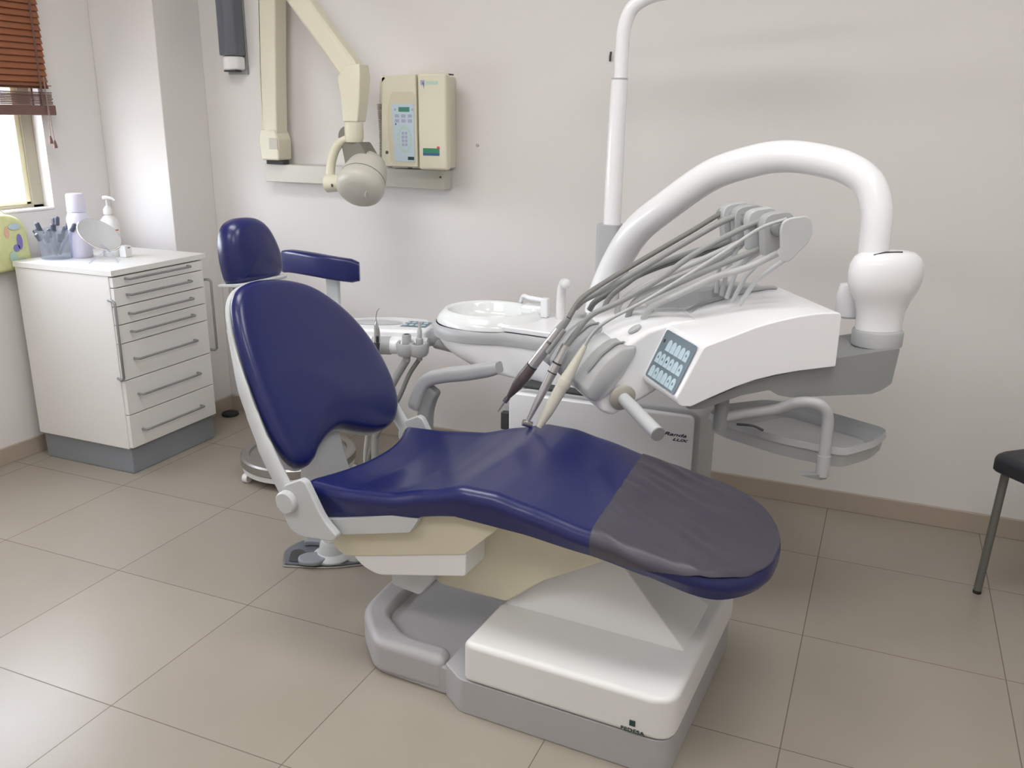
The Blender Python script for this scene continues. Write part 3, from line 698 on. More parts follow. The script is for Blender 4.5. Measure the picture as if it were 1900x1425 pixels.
# headrest
hl = smoothloop([(-.088, .0), (-.03, -.012), (.04, -.012), (.092, .008), (.100, .055), (.088, .10), (.062, .145), (.025, .168), (-.03, .172), (-.075, .155), (-.098, .11), (-.102, .05)], 5)
FH2 = FC @ frame((.543, 0, .932), (0, 1, 0), (-.12, 0, .993), (.993, 0, .12))
obj('headrest', loft(cushion(hl, .085, .035, .008, center=(0, .08), back_r=.02)), 'blue', ch, fr=FH2, angle=70)
obj('headrest_mount', prism(rounded([(.455, .918), (.548, .926), (.548, .936), (.455, .926)], .004), -.10, .075, 'y'), 'lgray', ch, fr=FC, bevel=.003)
obj('headrest_mount', tube([(.44, -.03, .80), (.455, -.03, .98)], .012, 12, sx=2), 'chrome', ch, fr=FC, label='steel headrest bar')
# far armrest
def flatbar(path, w, h, rd):
    P = cr(path, 6); rings = []
    for i, p in enumerate(P):
        t = (P[min(i + 1, len(P) - 1)] - P[max(i - 1, 0)]).normalized(); q = Vector((0, 1, 0)); u_ = q.cross(t)
        e = min(i, len(P) - 1 - i); s = (.78, .94, 1)[min(e, 2)]
        rings.append([p + q * x * s + u_ * y * s for x, y in rounded([(-w / 2, -h / 2), (w / 2, -h / 2), (w / 2, h / 2), (-w / 2, h / 2)], rd, 4)])
    return loft(rings)
arm = obj('armrest', flatbar([(.818, .305, .515), (.838, .305, .565), (.868, .305, .610), (.925, .305, .632), (1.01, .305, .652), (1.105, .305, .680)], .055, .042, .016), 'gray', ch, fr=FC)
obj('armrest_post', flatbar([(.852, .305, .40), (.852, .305, .47), (.858, .305, .520), (.872, .305, .560), (.886, .305, .585)], .035, .045, .01), 'dgray', arm, fr=FC)

# foot pedal ------------------------------------------------------
fp = thing('foot_pedal', 'gray foot control with a white domed hub on a dark plate under the backrest end', 'foot pedal', Matrix.Translation((.545, -.17, 0)))
pl = rounded([(.452, -.276), (.392, -.19), (.398, -.12), (.44, -.045), (.56, -.03), (.68, -.10), (.69, -.155), (.60, -.225)], [.01, .04, .04, .05, .05, .04, .03, .06])
obj('plate', prism(pl, 0, .006), 'satin', fp, bevel=.002)
obj('rubber_mat', prism(inset(pl, .008), .0062, .010), 'disp', fp, bevel=.001)
obj('tread_pad', prism(rounded([(.46, -.255), (.425, -.19), (.44, -.165), (.50, -.19), (.50, -.235)], .02), .0102, .0125), 'slot', fp, bevel=.001)
obj('toe_lever', prism(rounded([(.44, -.15), (.43, -.11), (.47, -.06), (.54, -.07), (.54, -.12), (.47, -.13)], .02), .0102, .03), 'plinth', fp, bevel=.006)
obj('toe_lever', prism(rounded([(.51, -.265), (.48, -.235), (.49, -.20), (.54, -.17), (.585, -.20), (.56, -.25)], .02), .0102, .028), 'plinth', fp, bevel=.008)
obj('hub', lathe([(.001, .010), (.062, .0102), (.064, .016), (.060, .022), (.042, .030), (.036, .062), (.032, .070), (.001, .071)], 36, None, (.565, -.165, 0)), 'lgray', fp)
obj('hub_cap', lathe([(.027, .0712), (.028, .074), (.028, .092), (.024, .096), (.001, .096)], 32, None, (.565, -.165, 0)), 'whitem', fp)
obj('hub_wing', lathe([(.001, .010), (.045, .0102), (.043, .03), (.03, .04), (.001, .042)], 28, None, (.635, -.125, 0)), 'lgray', fp)

# ================================================================ DENTAL UNIT (cabinet, spittoon, pole)
un = thing('dental_unit', 'white and gray dental unit cabinet with oval spittoon bowl standing behind the chair', 'dental unit', Matrix.Translation((1.32, .38, 0)))
obj('cabinet_body', prism(rounded([(1.03, 0.03), (1.632, 0.03), (1.632, .512), (1.60, .528), (1.06, .528), (1.03, .512)], [.0, .0, .02, .02, .02, .02]), .238, .515, 'y'), 'gray', un, bevel=.008)
obj('floor_plinth', B(1.05, 1.61, .27, .50, 0, .0295), 'dgray', un, bevel=.003)
obj('front_panel', prism(rounded([(1.015, .035), (1.617, .035), (1.617, .516), (1.015, .516)], .022), .212, .2375, 'y'), 'white', un, bevel=.006, seg=3)
t = text_bm('Randa', .0235, shear=.35, bold=.0004)
for vtx in t.verts: vtx.co.x *= 1.18; vtx.co.y *= .62
FT = frame((1.529, .2116, .4495), (1, 0, 0), (0, 0, 1), (0, -1, 0))
obj('unit_name', t, 'ink', un, fr=FT, flat=True)
t = text_bm('LUX', .019, shear=.35, bold=.0005)
for vtx in t.verts: vtx.co.x *= 1.2; vtx.co.y *= .6
obj('unit_name', t, 'ink', un, fr=frame((1.556, .2116, .4345), (1, 0, 0), (0, 0, 1), (0, -1, 0)), flat=True)
obj('unit_logo', prism([(1.498, .462), (1.527, .467), (1.520, .430)], .2105, .2119, 'y'), 'ink', un, flat=True)
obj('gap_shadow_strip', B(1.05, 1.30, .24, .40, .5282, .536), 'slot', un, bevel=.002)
obj('left_valve_block', B(.985, 1.014, .25, .33, .36, .49), 'gray', un, bevel=.004)
obj('left_valve_block', B(.982, 1.013, .222, .248, .38, .44), 'slot', un, bevel=.004, label='dark valve block')
obj('left_valve_block', B(.996, 1.0295, .25, .29, .20, .359), 'slot', un, bevel=.004, label='dark valve block')
# spittoon housing
po = [(.648, .45), (.662, .375), (.715, .305), (.80, .275), (.88, .283), (.95, .303), (1.02, .300), (1.12, .288), (1.21, .285), (1.30, .285), (1.30, .53), (1.16, .56), (1.0, .59), (.88, .615), (.76, .605), (.685, .545)]
pl = smoothloop(po, 5)
def shrink(k, ky, xr=1.30, yc=.44):
    out = []
    for x, y in pl:
        t = max(0, min(1, (1.12 - x) / .45))
        out.append((xr - (xr - x) * (1 - (1 - k) * (.25 + .75 * t)), yc + (y - yc) * (1 - (1 - ky) * t)))
    return out
def ring3(l, z): return [Vector((p[0], p[1], z)) for p in l]
low = loft([ring3([(1.15 + (x - 1.15) * .02, .42 + (y - .42) * .02) for x, y in shrink(.52, .45)], .529)] + [ring3(shrink(k, ky), z) for k, ky, z in ((.52, .45, .529), (.60, .55, .531), (.70, .68, .540), (.80, .80, .557), (.89, .89, .583), (.95, .95, .61), (.985, .985, .64), (.99, .99, .648))], caps=False)
obj('spittoon_housing', low, 'white', un, angle=60)
obj('trim_band', loft([ring3(inset(pl, .006), .641), ring3(inset(pl, -.004), .645), ring3(inset(pl, -.006), .663), ring3(inset(pl, -.002), .684), ring3(inset(pl, .004), .687)], caps=False), 'gray', un, angle=60, label='gray band round the spittoon')
bx_, by_ = .842, .445
dk = [(bx_ + math.cos(a_) * .165, by_ + math.sin(a_) * .145) for a_ in [R(68) - R(136) * k / 20 for k in range(21)]]
right = [p for p in inset(pl, .006) if p[0] > .93]
dk = dk + right
obj('bowl_deck', prism(dk, .6875, .7065), 'white', un, bevel=.008, seg=3)
obj('spittoon_bowl', lathe([(.1905, .6880), (.189, .698), (.181, .710), (.172, .720), (.165, .727), (.158, .732), (.150, .731), (.144, .724), (.138, .70), (.120, .675), (.07, .662), (.02, .659), (.001, .659)], 64, None, (bx_, by_, 0), sy=.88), 'bowl', un, angle=70)
obj('drain', lathe([(.02, .6592), (.02, .662), (.012, .6625), (.001, .661)], 20, None, (bx_, by_, 0)), 'chrome', un)
cf = obj('cup_filler', tube(cr([(.90, .585, .735), (.92, .56, .762), (.96, .52, .766), (1.02, .50, .766)], 6), .0075, 12), 'white', un)
obj('filler_head', B(1.012, 1.038, .485, .515, .707, .775), 'white', cf, bevel=.005)
obj('cup_filler', B(.93, 1.02, .50, .56, .7065, .742), 'white', un, bevel=.012, seg=3, label='white raised cup seat')
obj('rinse_spout', tube(cr([(1.082, .50, .70), (1.082, .50, .77), (1.084, .50, .81), (1.093, .495, .832), (1.108, .47, .838)], 6), [.0155] * 12 + [.015] * 13, 18), 'whitem', un)
obj('rinse_spout_cap', ball((1.112, .465, .836), .017), 'whitem', un)
obj('screw_plug', cyl((1.232, .284, .545), (1.232, .279, .545), .010, 18), 'slot', un)
# lamp pole
obj('pole_sleeve', loft([ring3(rounded([(1.205, .47), (1.28, .47), (1.28, .54), (1.205, .54)], .018), z) for z in (.529, 1.03, 1.038)]), 'gray', un, bevel=.002)
LPt = [(1.250, .505, 1.038)] + cr([(1.2505, .505, 1.20), (1.252, .505, 1.35), (1.2545, .505, 1.482)], 4)
obj('lamp_pole', tube(LPt, [.0285] + [.0285 - .004 * i / 12 for i in range(13)], 28), 'white', un)
obj('pole_joint', cyl((1.2545, .505, 1.482), (1.2546, .505, 1.487), .0262, 28), 'gray', un)
UP = cr([(1.2575, .505, 1.487), (1.258, .505, 1.56), (1.262, .505, 1.63), (1.283, .505, 1.685), (1.33, .505, 1.715), (1.40, .505, 1.730), (1.60, .495, 1.755), (1.9, .47, 1.79)], 6)
obj('lamp_arm', tube(UP, [.0215] * len(UP), 24), 'white', un)
# floor service box behind unit
tag(obj('service_box', B(1.52, 1.652, .74, .835, 0, .045), 'whitem', bevel=.012, seg=4, loc=(1.58, .79, 0)), 'low white floor box against the baseboard behind the leg rest', 'floor box')

# ================================================================ SUPPORT ARM (curved white tube)
sa = thing('support_arm', 'thick white curved tube arm arching from the unit to the instrument console', 'support arm', Matrix.Translation((1.24, .43, .71)))
ap = cr([(1.238, .435, .708), (1.248, .43, .80), (1.289, .42, .913), (1.365, .38, 1.033), (1.47, .34, 1.123), (1.598, .30, 1.215), (1.72, .26, 1.260), (1.80, .24, 1.274), (1.877, .22, 1.270), (1.96, .20, 1.252), (2.02, .18, 1.215), (2.048, .165, 1.15), (2.052, .155, 1.07), (2.052, .15, .99)], 8)
n_ = len(ap)
obj('arm_tube', tube(ap, [(.049 - .012 * i / (n_ - 1)) for i in range(n_)], 36), 'white', sa)
KJ = (.158, .09)     # joint centre in console frame
obj('elbow', lathe([(.001, .847), (.062, .847), (.0625, .87), (.065, .895), (.074, .922), (.088, .945), (.0965, .97), (.098, .995), (.095, 1.018), (.086, 1.036), (.070, 1.047), (.045, 1.052), (.001, 1.053)], 56, None, (KJ[0], KJ[1], 0), sy=.66), 'white', sa, fr=FK, angle=80)
obj('elbow_ring', lathe([(.001, .800), (.058, .800), (.065, .806), (.0655, .842), (.062, .8465), (.001, .8468)], 44, None, (KJ[0], KJ[1], 0), sy=.9), 'gray', sa, fr=FK)
obj('elbow_slot', tube([(.102, .062, 1.031), (.102, .060, 1.046), (.130, .058, 1.0525), (.176, .058, 1.0525), (.178, .060, 1.034)], .0018, 6), 'slot', sa, fr=FK)
obj('arm_end_cap', lathe([(.001, .862), (.028, .862), (.034, .868), (.035, .925), (.030, .95), (.001, .955)], 32, None, (.114, .17, 0)), 'white', sa, fr=FK)

# ================================================================ DELIVERY CONSOLE
dc = thing('delivery_console', 'white instrument console with blue-gray tooth-shaped keys hanging over the leg rest', 'instrument console', FK @ Matrix.Translation((-.2, .17, .80)))
top = [(0, .914), (-.06, .9135), (-.114, .907), (-.17, .896), (-.223, .882), (-.28, .861), (-.345, .838)]
bot = [(-.372, .682), (-.32, .705), (-.265, .728), (-.211, .746), (-.155, .758), (-.099, .766), (0, .775)]
prf = top + [(-.352, .832), (-.412, .703), (-.402, .684)] + bot
prf = rounded(prf, [.015] + [0] * 5 + [.01, .01, .02, .02] + [0] * 6 + [.004], 4)
def csec(d): return [Vector((e - .23 * max(0, min(d, .2)) * max(0, min(1, (-.27 - e) / .07)), d, z + .07 * max(0, min(d, .2)) * max(0, min(1, (-.27 - e) / .07)))) for e, z in prf]
obj('console_body', loft([csec(d) for d in (-.004, .05, .10, .16, .25, .345)]), 'white', dc, fr=FK, bevel=.012, seg=4)
# left nose that carries the instrument holders
def nsec(d, g):
    sh = -(d - .165) * .30; up = (d - .165) * .16
    return [Vector((e * 1.0 + sh * g_, d, z + up * g_)) for e, z, g_ in [(-.30, .862, 0), (-.37, .858, .2), (-.44, .838, .6), (-.492, .803, 1), (-.52, .74, 1), (-.572, .655, 1), (-.556, .616, 1), (-.522, .603, .8), (-.472, .632, .5), (-.41, .668, .2), (-.37, .70, 0)]]
obj('console_nose', loft([nsec(.168, 1), nsec(.24, 1), nsec(.32, 1), nsec(.395, 1)]), 'white', dc, fr=FK, bevel=.012, seg=4)
obj('console_underside', prism(rounded([(-.385, .683), (-.32, .693), (-.211, .738), (-.10, .758), (.0, .768), (.012, .792), (.182, .812), (.172, .718), (.145, .700), (.12, .692), (-.10, .690), (-.135, .697), (-.16, .712), (-.235, .700), (-.33, .668), (-.37, .668)], .006), .018, .20, 'y'), 'dgray', dc, fr=FK, bevel=.006)
# gray wavy trim on the top
def ft(e): return interp(e, [-.345, -.28, -.223, -.17, -.114, -.06, 0], [.838, .861, .882, .896, .907, .9135, .914])
wv = cr([(-.352, .236, 0), (-.325, .25, 0), (-.285, .285, 0), (-.25, .305, 0), (-.20, .305, 0), (-.11, .312, 0), (-.03, .318, 0)], 6)
bm = BM(); ra = []; rb = []
for i, p in enumerate(wv):
    w_ = .013 if i > 2 else .008
    t = (wv[min(i + 1, len(wv) - 1)] - wv[max(i - 1, 0)]).normalized(); nn = Vector((-t.y, t.x, 0))
    q1 = p + nn * w_; q2 = p - nn * w_
    ra.append([Vector((q.x, q.y, ft(q.x) + h)) for q, h in ((q1, .001), (q1, .007), (q2, .007), (q2, .001))])
obj('top_grip_strip', loft(ra), 'gray', dc, fr=FK, bevel=.002)
FO = FK @ frame((-.468, .205, .829), (.62, -.30, .42))
obj('round_inlay', lathe([(.019, -.004), (.019, .002), (.015, .004), (.001, .004)], 28, None, (-.468, .20, .836), (-.55, -.10, .83), sx=1, sy=.62), 'lgray', dc, fr=FK)
# keypad
kc = [Vector((-.3535, -.0, .833)), Vector((-.411, -.0, .705))]
upv = (kc[0] - kc[1]).normalized(); dv = Vector((.21, -1, -.07)).normalized(); nv = dv.cross(upv).normalized(); upv = nv.cross(dv).normalized()
if nv.x > 0: nv = -nv
FKP = FK @ frame(kc[1] - dv * .160 + nv * .0030, dv, upv, dv.cross(upv))
sgn = 1 if (dv.cross(upv)).dot(nv) > 0 else -1
KW, KH = .150, .137
kb = obj('keypad', prism(rounded([(0, .004), (KW, .004), (KW, KH), (0, KH)], .008), 0, .0012 * sgn), 'key', dc, fr=FKP, angle=30)
def arch(cx, cy, w, h): return [(cx - w / 2, cy - h / 2), (cx + w / 2, cy - h / 2), (cx + w / 2, cy + h * .05)] + [(cx + math.cos(a) * w / 2 - .0, cy + h * .05 + math.sin(a) * h * .45) for a in [PI * k / 8 for k in range(1, 8)]] + [(cx - w / 2, cy + h * .05)]
for r_, (yy, n0) in enumerate(((.103, 1), (.064, 0), (.025, 0))):
    for c_ in range(n0, 6):
        cx = .021 + c_ * .0213
        bt = obj('button', prism(arch(cx, yy, .0192, .031), .0013 * sgn, .0024 * sgn), 'button', kb, fr=FKP)
        if (r_, c_) in ((0, 5), (1, 0), (1, 2), (1, 3), (1, 1), (2, 4), (2, 5), (1, 5), (2, 1)):
            obj('key_symbol', prism([(cx - .003, yy - .004), (cx + .003, yy - .003), (cx + .002, yy + .003), (cx - .002, yy + .004)], .0025 * sgn, .0028 * sgn), 'key' if c_ != 2 else 'ink', kb, fr=FKP, flat=True)
obj('indicator_light', prism([(.013 + math.cos(2 * PI * k / 12) * .004, .108 + math.sin(2 * PI * k / 12) * .005) for k in range(12)], .0013 * sgn, .002 * sgn), 'slot', kb, fr=FKP)
# instrument holders: row of D-shaped barrels along the nose
dsh = rounded([(-.474, .800), (-.51, .794), (-.549, .762), (-.581, .722), (-.603, .684), (-.600, .662), (-.578, .650), (-.545, .668), (-.505, .725), (-.472, .782)], .006)
def dring(d, k=1.0, dd=0):
    sh = -(d - .165) * .33; up = (d - .165) * .17; cx, cz = -.535, .722
    return [Vector((cx + (e - cx) * k + sh, d, cz + (z - cz) * k + up)) for e, z in dsh]
segs = ((.158, .226), (.232, .282), (.288, .356), (.362, .415))
for i, (a, b) in enumerate(segs):
    k = .90 if i == 1 else 1.0
    r_ = [dring(a, k * .93), dring(a + .004, k), dring((a + b) / 2, k * 1.0), dring(b - .004, k), dring(b, k * .95)]
    ih = obj('instrument_holder', loft(r_), 'gray' if i != 1 else 'lgray', dc, fr=FK, angle=50)
    if i in (0, 2):
        obj('holder_groove', loft([[p + Vector((-.0045, 0, .0045)) for p in dring(a + .024, .985)][5:24], [p + Vector((-.0045, 0, .0045)) for p in dring(a + .032, .985)][5:24]], caps=False, closed=False), 'dgray', ih, fr=FK)
obj('holder_core', loft([dring(.17, .80), dring(.41, .80)]), 'gray', dc, fr=FK)
# handle
obj('handle_collar', lathe([(.001, 0), (.033, 0), (.036, .004), (.036, .012), (.030, .016), (.001, .016)], 36, None, (-.503, .170, .660), Vector((.18, -1, -.2))), 'creamd', dc, fr=FK)
hp0 = Vector((-.501, .160, .658)); hp1_ = Vector((-.464, -.035, .626))
hh = obj('handle', cyl(hp0, hp1_, .0175, 28, r2=.0185), 'lgray', dc, fr=FK)
obj('handle_end', cyl(hp1_, hp1_ + (hp1_ - hp0).normalized() * .004, .0180, 28), 'dgray', hh, fr=FK)
# whip arm plates
pn = [(-.157, 1.110), (-.153, 1.130), (-.137, 1.139), (-.094, 1.145), (-.078, 1.135), (-.073, 1.100), (-.082, 1.078), (-.108, 1.051), (-.126, 1.031), (-.146, 1.032)]
pn = rounded(pn, .008, 3)
for i, (d0, dx, dz) in enumerate(((.05, 0, 0), (.125, -.012, .003), (.195, -.024, .006), (.26, -.034, .008), (.325, -.042, .008))):
    off = [(e + dx, z + dz) for e, z in pn]
    wp = obj('retractor_arm', prism(off, d0, d0 + (.010 if i == 0 else .034), 'y'), 'lgray' if i % 2 == 0 else 'gray', dc, fr=FK, bevel=.0035, seg=3)
    obj('roller', cyl((-.132 + dx, d0 + .03, 1.105 + dz), (-.132 + dx, d0 + .072, 1.105 + dz), .018, 18), 'dgray', wp, fr=FK)
    obj('stem', tube([(-.138 + dx, d0 + .005, 1.036 + dz), (-.175 + dx * .6, d0 * .7 + .09, .975), (-.205, d0 * .6 + .12, .905)], .0062, 10), 'lgray', wp, fr=FK)
obj('stem_base', prism(rounded([(-.42, .85), (-.30, .905), (-.16, .925), (-.05, .915), (-.05, .89), (-.42, .83)], .012), .325, .40, 'y'), 'lgray', dc, fr=FK, bevel=.010)

# hand pieces with hoses -----------------------------------------
def hose(name, pts, r, m, parent, lab=None):
    return obj(name, tube(cr(pts, 7), r, 12), m, parent, fr=FK, label=lab)
def handpiece(name, label, path, prof, fr=FK):
    """path: start(top) -> tip; prof: list of (t0,t1,r0,r1,material,partname)"""
    a = Vector(path[0]); b = Vector(path[1])
    t = thing(name, label, 'handpiece', fr @ Matrix.Translation(b))
    for t0, t1, r0, r1, mm, nm in prof:
        obj(nm, cyl(a.lerp(b, t0), a.lerp(b, t1), r0, 20, r2=r1), mm, t, fr=fr)
    return t
# 1 dark turbine, farthest
HP1A = (-.631, .270, .853); HP1B = (-.789, .360, .594); HPH = (-.594, .285, .902)
p0 = Vector(HP1A); p1 = Vector(HP1B)
h1 = handpiece('turbine_handpiece', 'long brownish metal turbine handpiece with a fine tip, leftmost of the hanging instruments', (p0, p1),
    [(0, .13, .009, .0115, 'hoseg', 'hose_sleeve'), (.13, .26, .0135, .0135, 'bright', 'coupling'), (.26, .285, .0150, .0150, 'chrome', 'ring'), (.285, .55, .0145, .0155, 'bright', 'coupling'), (.55, .565, .0160, .0160, 'slot', 'ring'),
     (.565, .70, .0160, .0178, 'brown', 'grip'), (.70, .80, .0178, .0155, 'brown', 'grip'), (.80, .95, .0155, .0060, 'brown', 'neck'), (.95, 1.0, .0085, .0085, 'chrome', 'head')])
obj('burr', cyl(p1, p1 + Vector((-.020, 0, -.030)), .0035, 10, r2=.0012), 'chrome', h1, fr=FK)
obj('hose_coupler', cyl(p0.lerp(p1, .10) + Vector((.004, -.016, -.006)), p0.lerp(p1, .36) + Vector((.004, -.018, -.006)), .0065, 14), 'hoseg', h1, fr=FK)
h1h = hose('supply_hose', [(-.104, .34, 1.137), (-.176, .35, 1.128), (-.277, .35, 1.071), (-.400, .335, 1.006), (-.516, .305, .948), HPH, HP1A], .0072, 'hosed', h1)
# 2 steel contra-angle
p0 = Vector((-.634, .280, .776)); p1 = Vector((-.738, .280, .555))
h2 = handpiece('contra_angle_handpiece', 'straight polished steel handpiece touching the blue cushion, middle one of the hanging instruments', (p0, p1),
    [(0, .22, .0122, .0125, 'bright', 'motor'), (.22, .24, .0130, .0130, 'slot', 'ring'), (.24, .34, .0132, .0132, 'bright', 'sleeve'), (.34, .355, .0135, .0135, 'slot', 'ring'), (.355, .72, .0132, .0100, 'bright', 'body'), (.72, 1.0, .0100, .0052, 'bright', 'neck')])
obj('head', cyl(p1 + Vector((-.012, 0, .002)), p1 + Vector((.014, 0, -.006)), .0095, 18), 'chrome', h2, fr=FK)
hose('supply_hose', [(-.113, .18, 1.134), (-.198, .194, 1.096), (-.312, .209, 1.032), (-.405, .223, .960), (-.500, .245, .899), (-.569, .262, .862), (-.608, .274, .812), (-.634, .280, .772)], .0078, 'hoseg', h2)
# 3 ivory scaler, nearest
p0 = Vector((-.598, .205, .792)); p1 = Vector((-.719, .195, .572))
h3 = handpiece('scaler_handpiece', 'ivory plastic scaler handpiece, thickest and rightmost of the hanging instruments', (p0, p1),
    [(0, .16, .0062, .0105, 'ivory', 'cable_boot'), (.16, .42, .0105, .0172, 'ivory', 'rear_body'), (.42, .49, .0190, .0190, 'ivory', 'knurled_ring'), (.49, .80, .0176, .0148, 'ivory', 'grip'), (.80, 1.0, .0148, .0080, 'ivory', 'nose')])
for k in range(14):
    a_ = 2 * PI * k / 14
hose('supply_hose', [(-.130, .08, 1.134), (-.190, .097, 1.109), (-.276, .114, 1.046), (-.378, .131, .976), (-.461, .149, .920), (-.546, .175, .866), (-.580, .195, .828), (-.600, .205, .790)], .0045, 'hosel', h3)
# further hoses of the console (four return loops and one parked syringe hose)
def loosehose(label, pts, r, m):
    p = FK @ Vector(pts[0])
    o = obj('console_hose', tube(cr(pts, 7), r, 12), m, dc, fr=FK, label=label); return o
loosehose('thick gray hose', [(-.115, .26, 1.140), (-.205, .273, 1.113), (-.301, .287, 1.057), (-.428, .30, .979), (-.520, .325, .918), (-.570, .355, .884), (-.590, .375, .858)], .0088, 'hoseg')
loosehose('pale return hose', [(-.178, .32, 1.045), (-.273, .325, 1.020), (-.390, .335, .975), (-.46, .345, .925), (-.50, .35, .890), (-.515, .352, .855)], .0075, 'hoseg')
loosehose('pale return hose', [(-.165, .26, 1.055), (-.276, .27, 1.003), (-.375, .29, .955), (-.44, .31, .915), (-.475, .325, .880), (-.482, .33, .848)], .0082, 'hosel')
loosehose('dark return hose', [(-.150, .18, 1.046), (-.244, .20, 1.003), (-.334, .23, .955), (-.40, .26, .915), (-.450, .285, .880), (-.462, .29, .845)], .0085, 'hoseg')
loosehose('pale return hose', [(-.136, .10, 1.046), (-.199, .12, 1.010), (-.275, .16, .975), (-.35, .205, .925), (-.41, .24, .885), (-.43, .25, .848)], .0085, 'hosel')
loosehose('pale return hose', [(-.150, .30, 1.04), (-.26, .30, .975), (-.35, .31, .932), (-.42, .32, .895), (-.45, .33, .855)], .0100, 'hosel')
loosehose('pale return hose', [(-.13, .22, 1.035), (-.22, .245, .968), (-.32, .275, .918), (-.39, .29, .880), (-.40, .295, .85)], .0095, 'hosel')
loosehose('gray return hose', [(-.19, .33, 1.03), (-.32, .345, .99), (-.42, .355, .95), (-.49, .365, .905), (-.535, .37, .875), (-.55, .375, .85)], .0085, 'hosed')

# ================================================================ INSTRUMENT TRAY
tr = thing('instrument_tray', 'shallow gray tray with a raised rim hanging under the console on a bent tube', 'tray', FK @ Matrix.Translation((-.26, .07, .66)))
tq = [(1.665, .150), (1.72, .105), (1.876, .030), (2.010, .002), (2.052, .006), (2.120, .105), (2.148, .205), (2.133, .232), (1.99, .310), (1.88, .355), (1.80, .355), (1.69, .25)]
tqs = rounded(tq, [.02, .02, .02, .02, .03, .03, .02, .02, .02, .03, .03, .02], 4)
def tring(l, z): return [Vector((p[0], p[1], z)) for p in l]
if area2(tqs) < 0: tqs = tqs[::-1]
obj('tray_pan', loft([tring(inset(tqs, .012), .502), tring(inset(tqs, .004), .558), tring(inset(tqs, 0), .540), tring(inset(tqs, .003), .542), tring(inset(tqs, .007), .540), tring(inset(tqs, .016), .516), tring(inset(tqs, .022), .5145)]), 'gray', tr)
mt = rounded([(1.73, .16), (1.95, .055), (2.04, .05), (2.10, .21), (1.87, .335)], .03)
obj('tray_mat', prism(mt, .5148, .517), 'lgray', tr)
obj('hanger_post', cyl((-.262, .07, .592), (-.262, .07, .6995), .0185, 24), 'dgray', tr, fr=FK)
obj('screw', cyl((-.2445, .065, .683), (-.2430, .064, .683), .003, 10), 'slot', tr, fr=FK)
obj('bent_tube', tube(cr([(-.262, .07, .625), (-.20, .06, .637), (-.13, .035, .655), (-.085, -.005, .684), (-.045, -.03, .684), (-.024, -.035, .655), (-.020, -.035, .60), (-.020, -.035, .545), (-.020, -.035, .515)], 6), .0135, 16, sx=1.0, sy=1.1), 'gray', tr, fr=FK)
obj('tube_socket', cyl((-.020, -.035, .494), (-.020, -.035, .550), .0165, 24), 'gray', tr, fr=FK)
obj('socket_tongue', prism(rounded([(-.012, .488), (-.012, .498), (-.03, .500), (-.055, .501), (-.085, .5015), (-.03, .486)], .003), -.046, -.024, 'y'), 'dgray', tr, fr=FK)
obj('clamp_lever', tube(cr([(-.22, .06, .608), (-.19, .03, .613), (-.165, .02, .603)], 4), .0035, 8), 'slot', tr, fr=FK)

# ================================================================ ASSISTANT TRAY
asn = thing('assistant_console', 'small white assistant console with a blue keypad between backrest and spittoon', 'assistant console', Matrix.Translation((.50, .42, .60)))
def asec(l): return [Vector(p) for p in l]
FA = frame((.36, .30, .585), (.95, .30, 0))
ao = rounded([(-.06, -.005), (.27, -.005), (.285, .10), (.25, .19), (.10, .215), (-.06, .17)], .03)
obj('console_body', prism(ao, .005, .058), 'white', asn, fr=FA, bevel=.014, seg=4)
obj('holder_bar', cyl((-.06, -.012, .0), (.283, -.012, .005), .030, 28), 'white', asn, fr=FA, bevel=.004)
obj('spoon_recess', lathe([(.001, .0585), (.05, .0587), (.052, .0595), (.001, .0597)], 32, None, (.07, .10, 0), sx=1.9, sy=.8), 'lgray', asn, fr=FA)
obj('holder_sleeve', cyl((.085, -.013, .0015), (.150, -.013, .003), .0325, 28), 'gray', asn, fr=FA)
for x_ in (.210, .256):
    rg_ = obj('tool_ring', lathe([(.022, -.020), (.030, -.022), (.034, -.015), (.034, .018), (.030, .024), (.022, .022), (.020, 0)], 28, None, (x_, -.042, .002), (0, -.15, 1)), 'gray', asn, fr=FA)
obj('link_arm', cyl((.27, .06, .012), (.35, .085, .018), .026, 24), 'gray', asn, fr=FA)
ks = [(.519, .406), (.555, .492), (.640, .445), (.601, .333)]
ka = obj('keypad', prism([(.170, .050), (.265, .042), (.275, .125), (.185, .140)], .0582, .0592), 'key', asn, fr=FA)
for r_ in range(2):
    for c_ in range(4):
        x_ = .187 + c_ * .0225 + r_ * -.003; y_ = .114 - r_ * .036 - c_ * .003
        obj('button', prism([(x_ + math.cos(2 * PI * k / 12) * .0085, y_ + math.sin(2 * PI * k / 12) * .012) for k in range(12)], .0594, .0604), 'button', ka, fr=FA)
# suction tools standing in it
def W(e, d, z): return FA @ Vector((e, d, z))
t1 = thing('suction_tube', 'thick gray suction hose end with an open mouth in the assistant console', 'suction tube', Matrix.Translation(W(.210, -.042, 0)))
obj('nozzle', loft([[W(.212 + dx + math.cos(a) * r, -.042 + math.sin(a) * r, z) for a in [2 * PI * k / 20 for k in range(20)]] for r, z, dx in ((.013, -.045, 0), (.0155, .0, 0), (.016, .045, .002), (.015, .052, .002), (.011, .053, .002), (.010, .03, .002))]), 'gray', t1)
obj('nozzle_mouth', cyl(W(.214, -.042, .048), W(.214, -.042, .0525), .0105, 16), 'slot', t1)
obj('suction_hose', tube(cr([tuple(W(.212, -.042, -.04)), (.528, .315, .465), (.485, .30, .37), (.452, .295, .26), (.445, .30, .14), (.46, .32, .05), (.55, .36, .02), (.80, .40, .02)], 6), .0135, 14), 'hoseg', t1)
t2 = thing('saliva_ejector', 'slim gray saliva ejector with a stepped tip in front of the assistant keypad', 'suction tube', Matrix.Translation(W(.256, -.042, 0)))
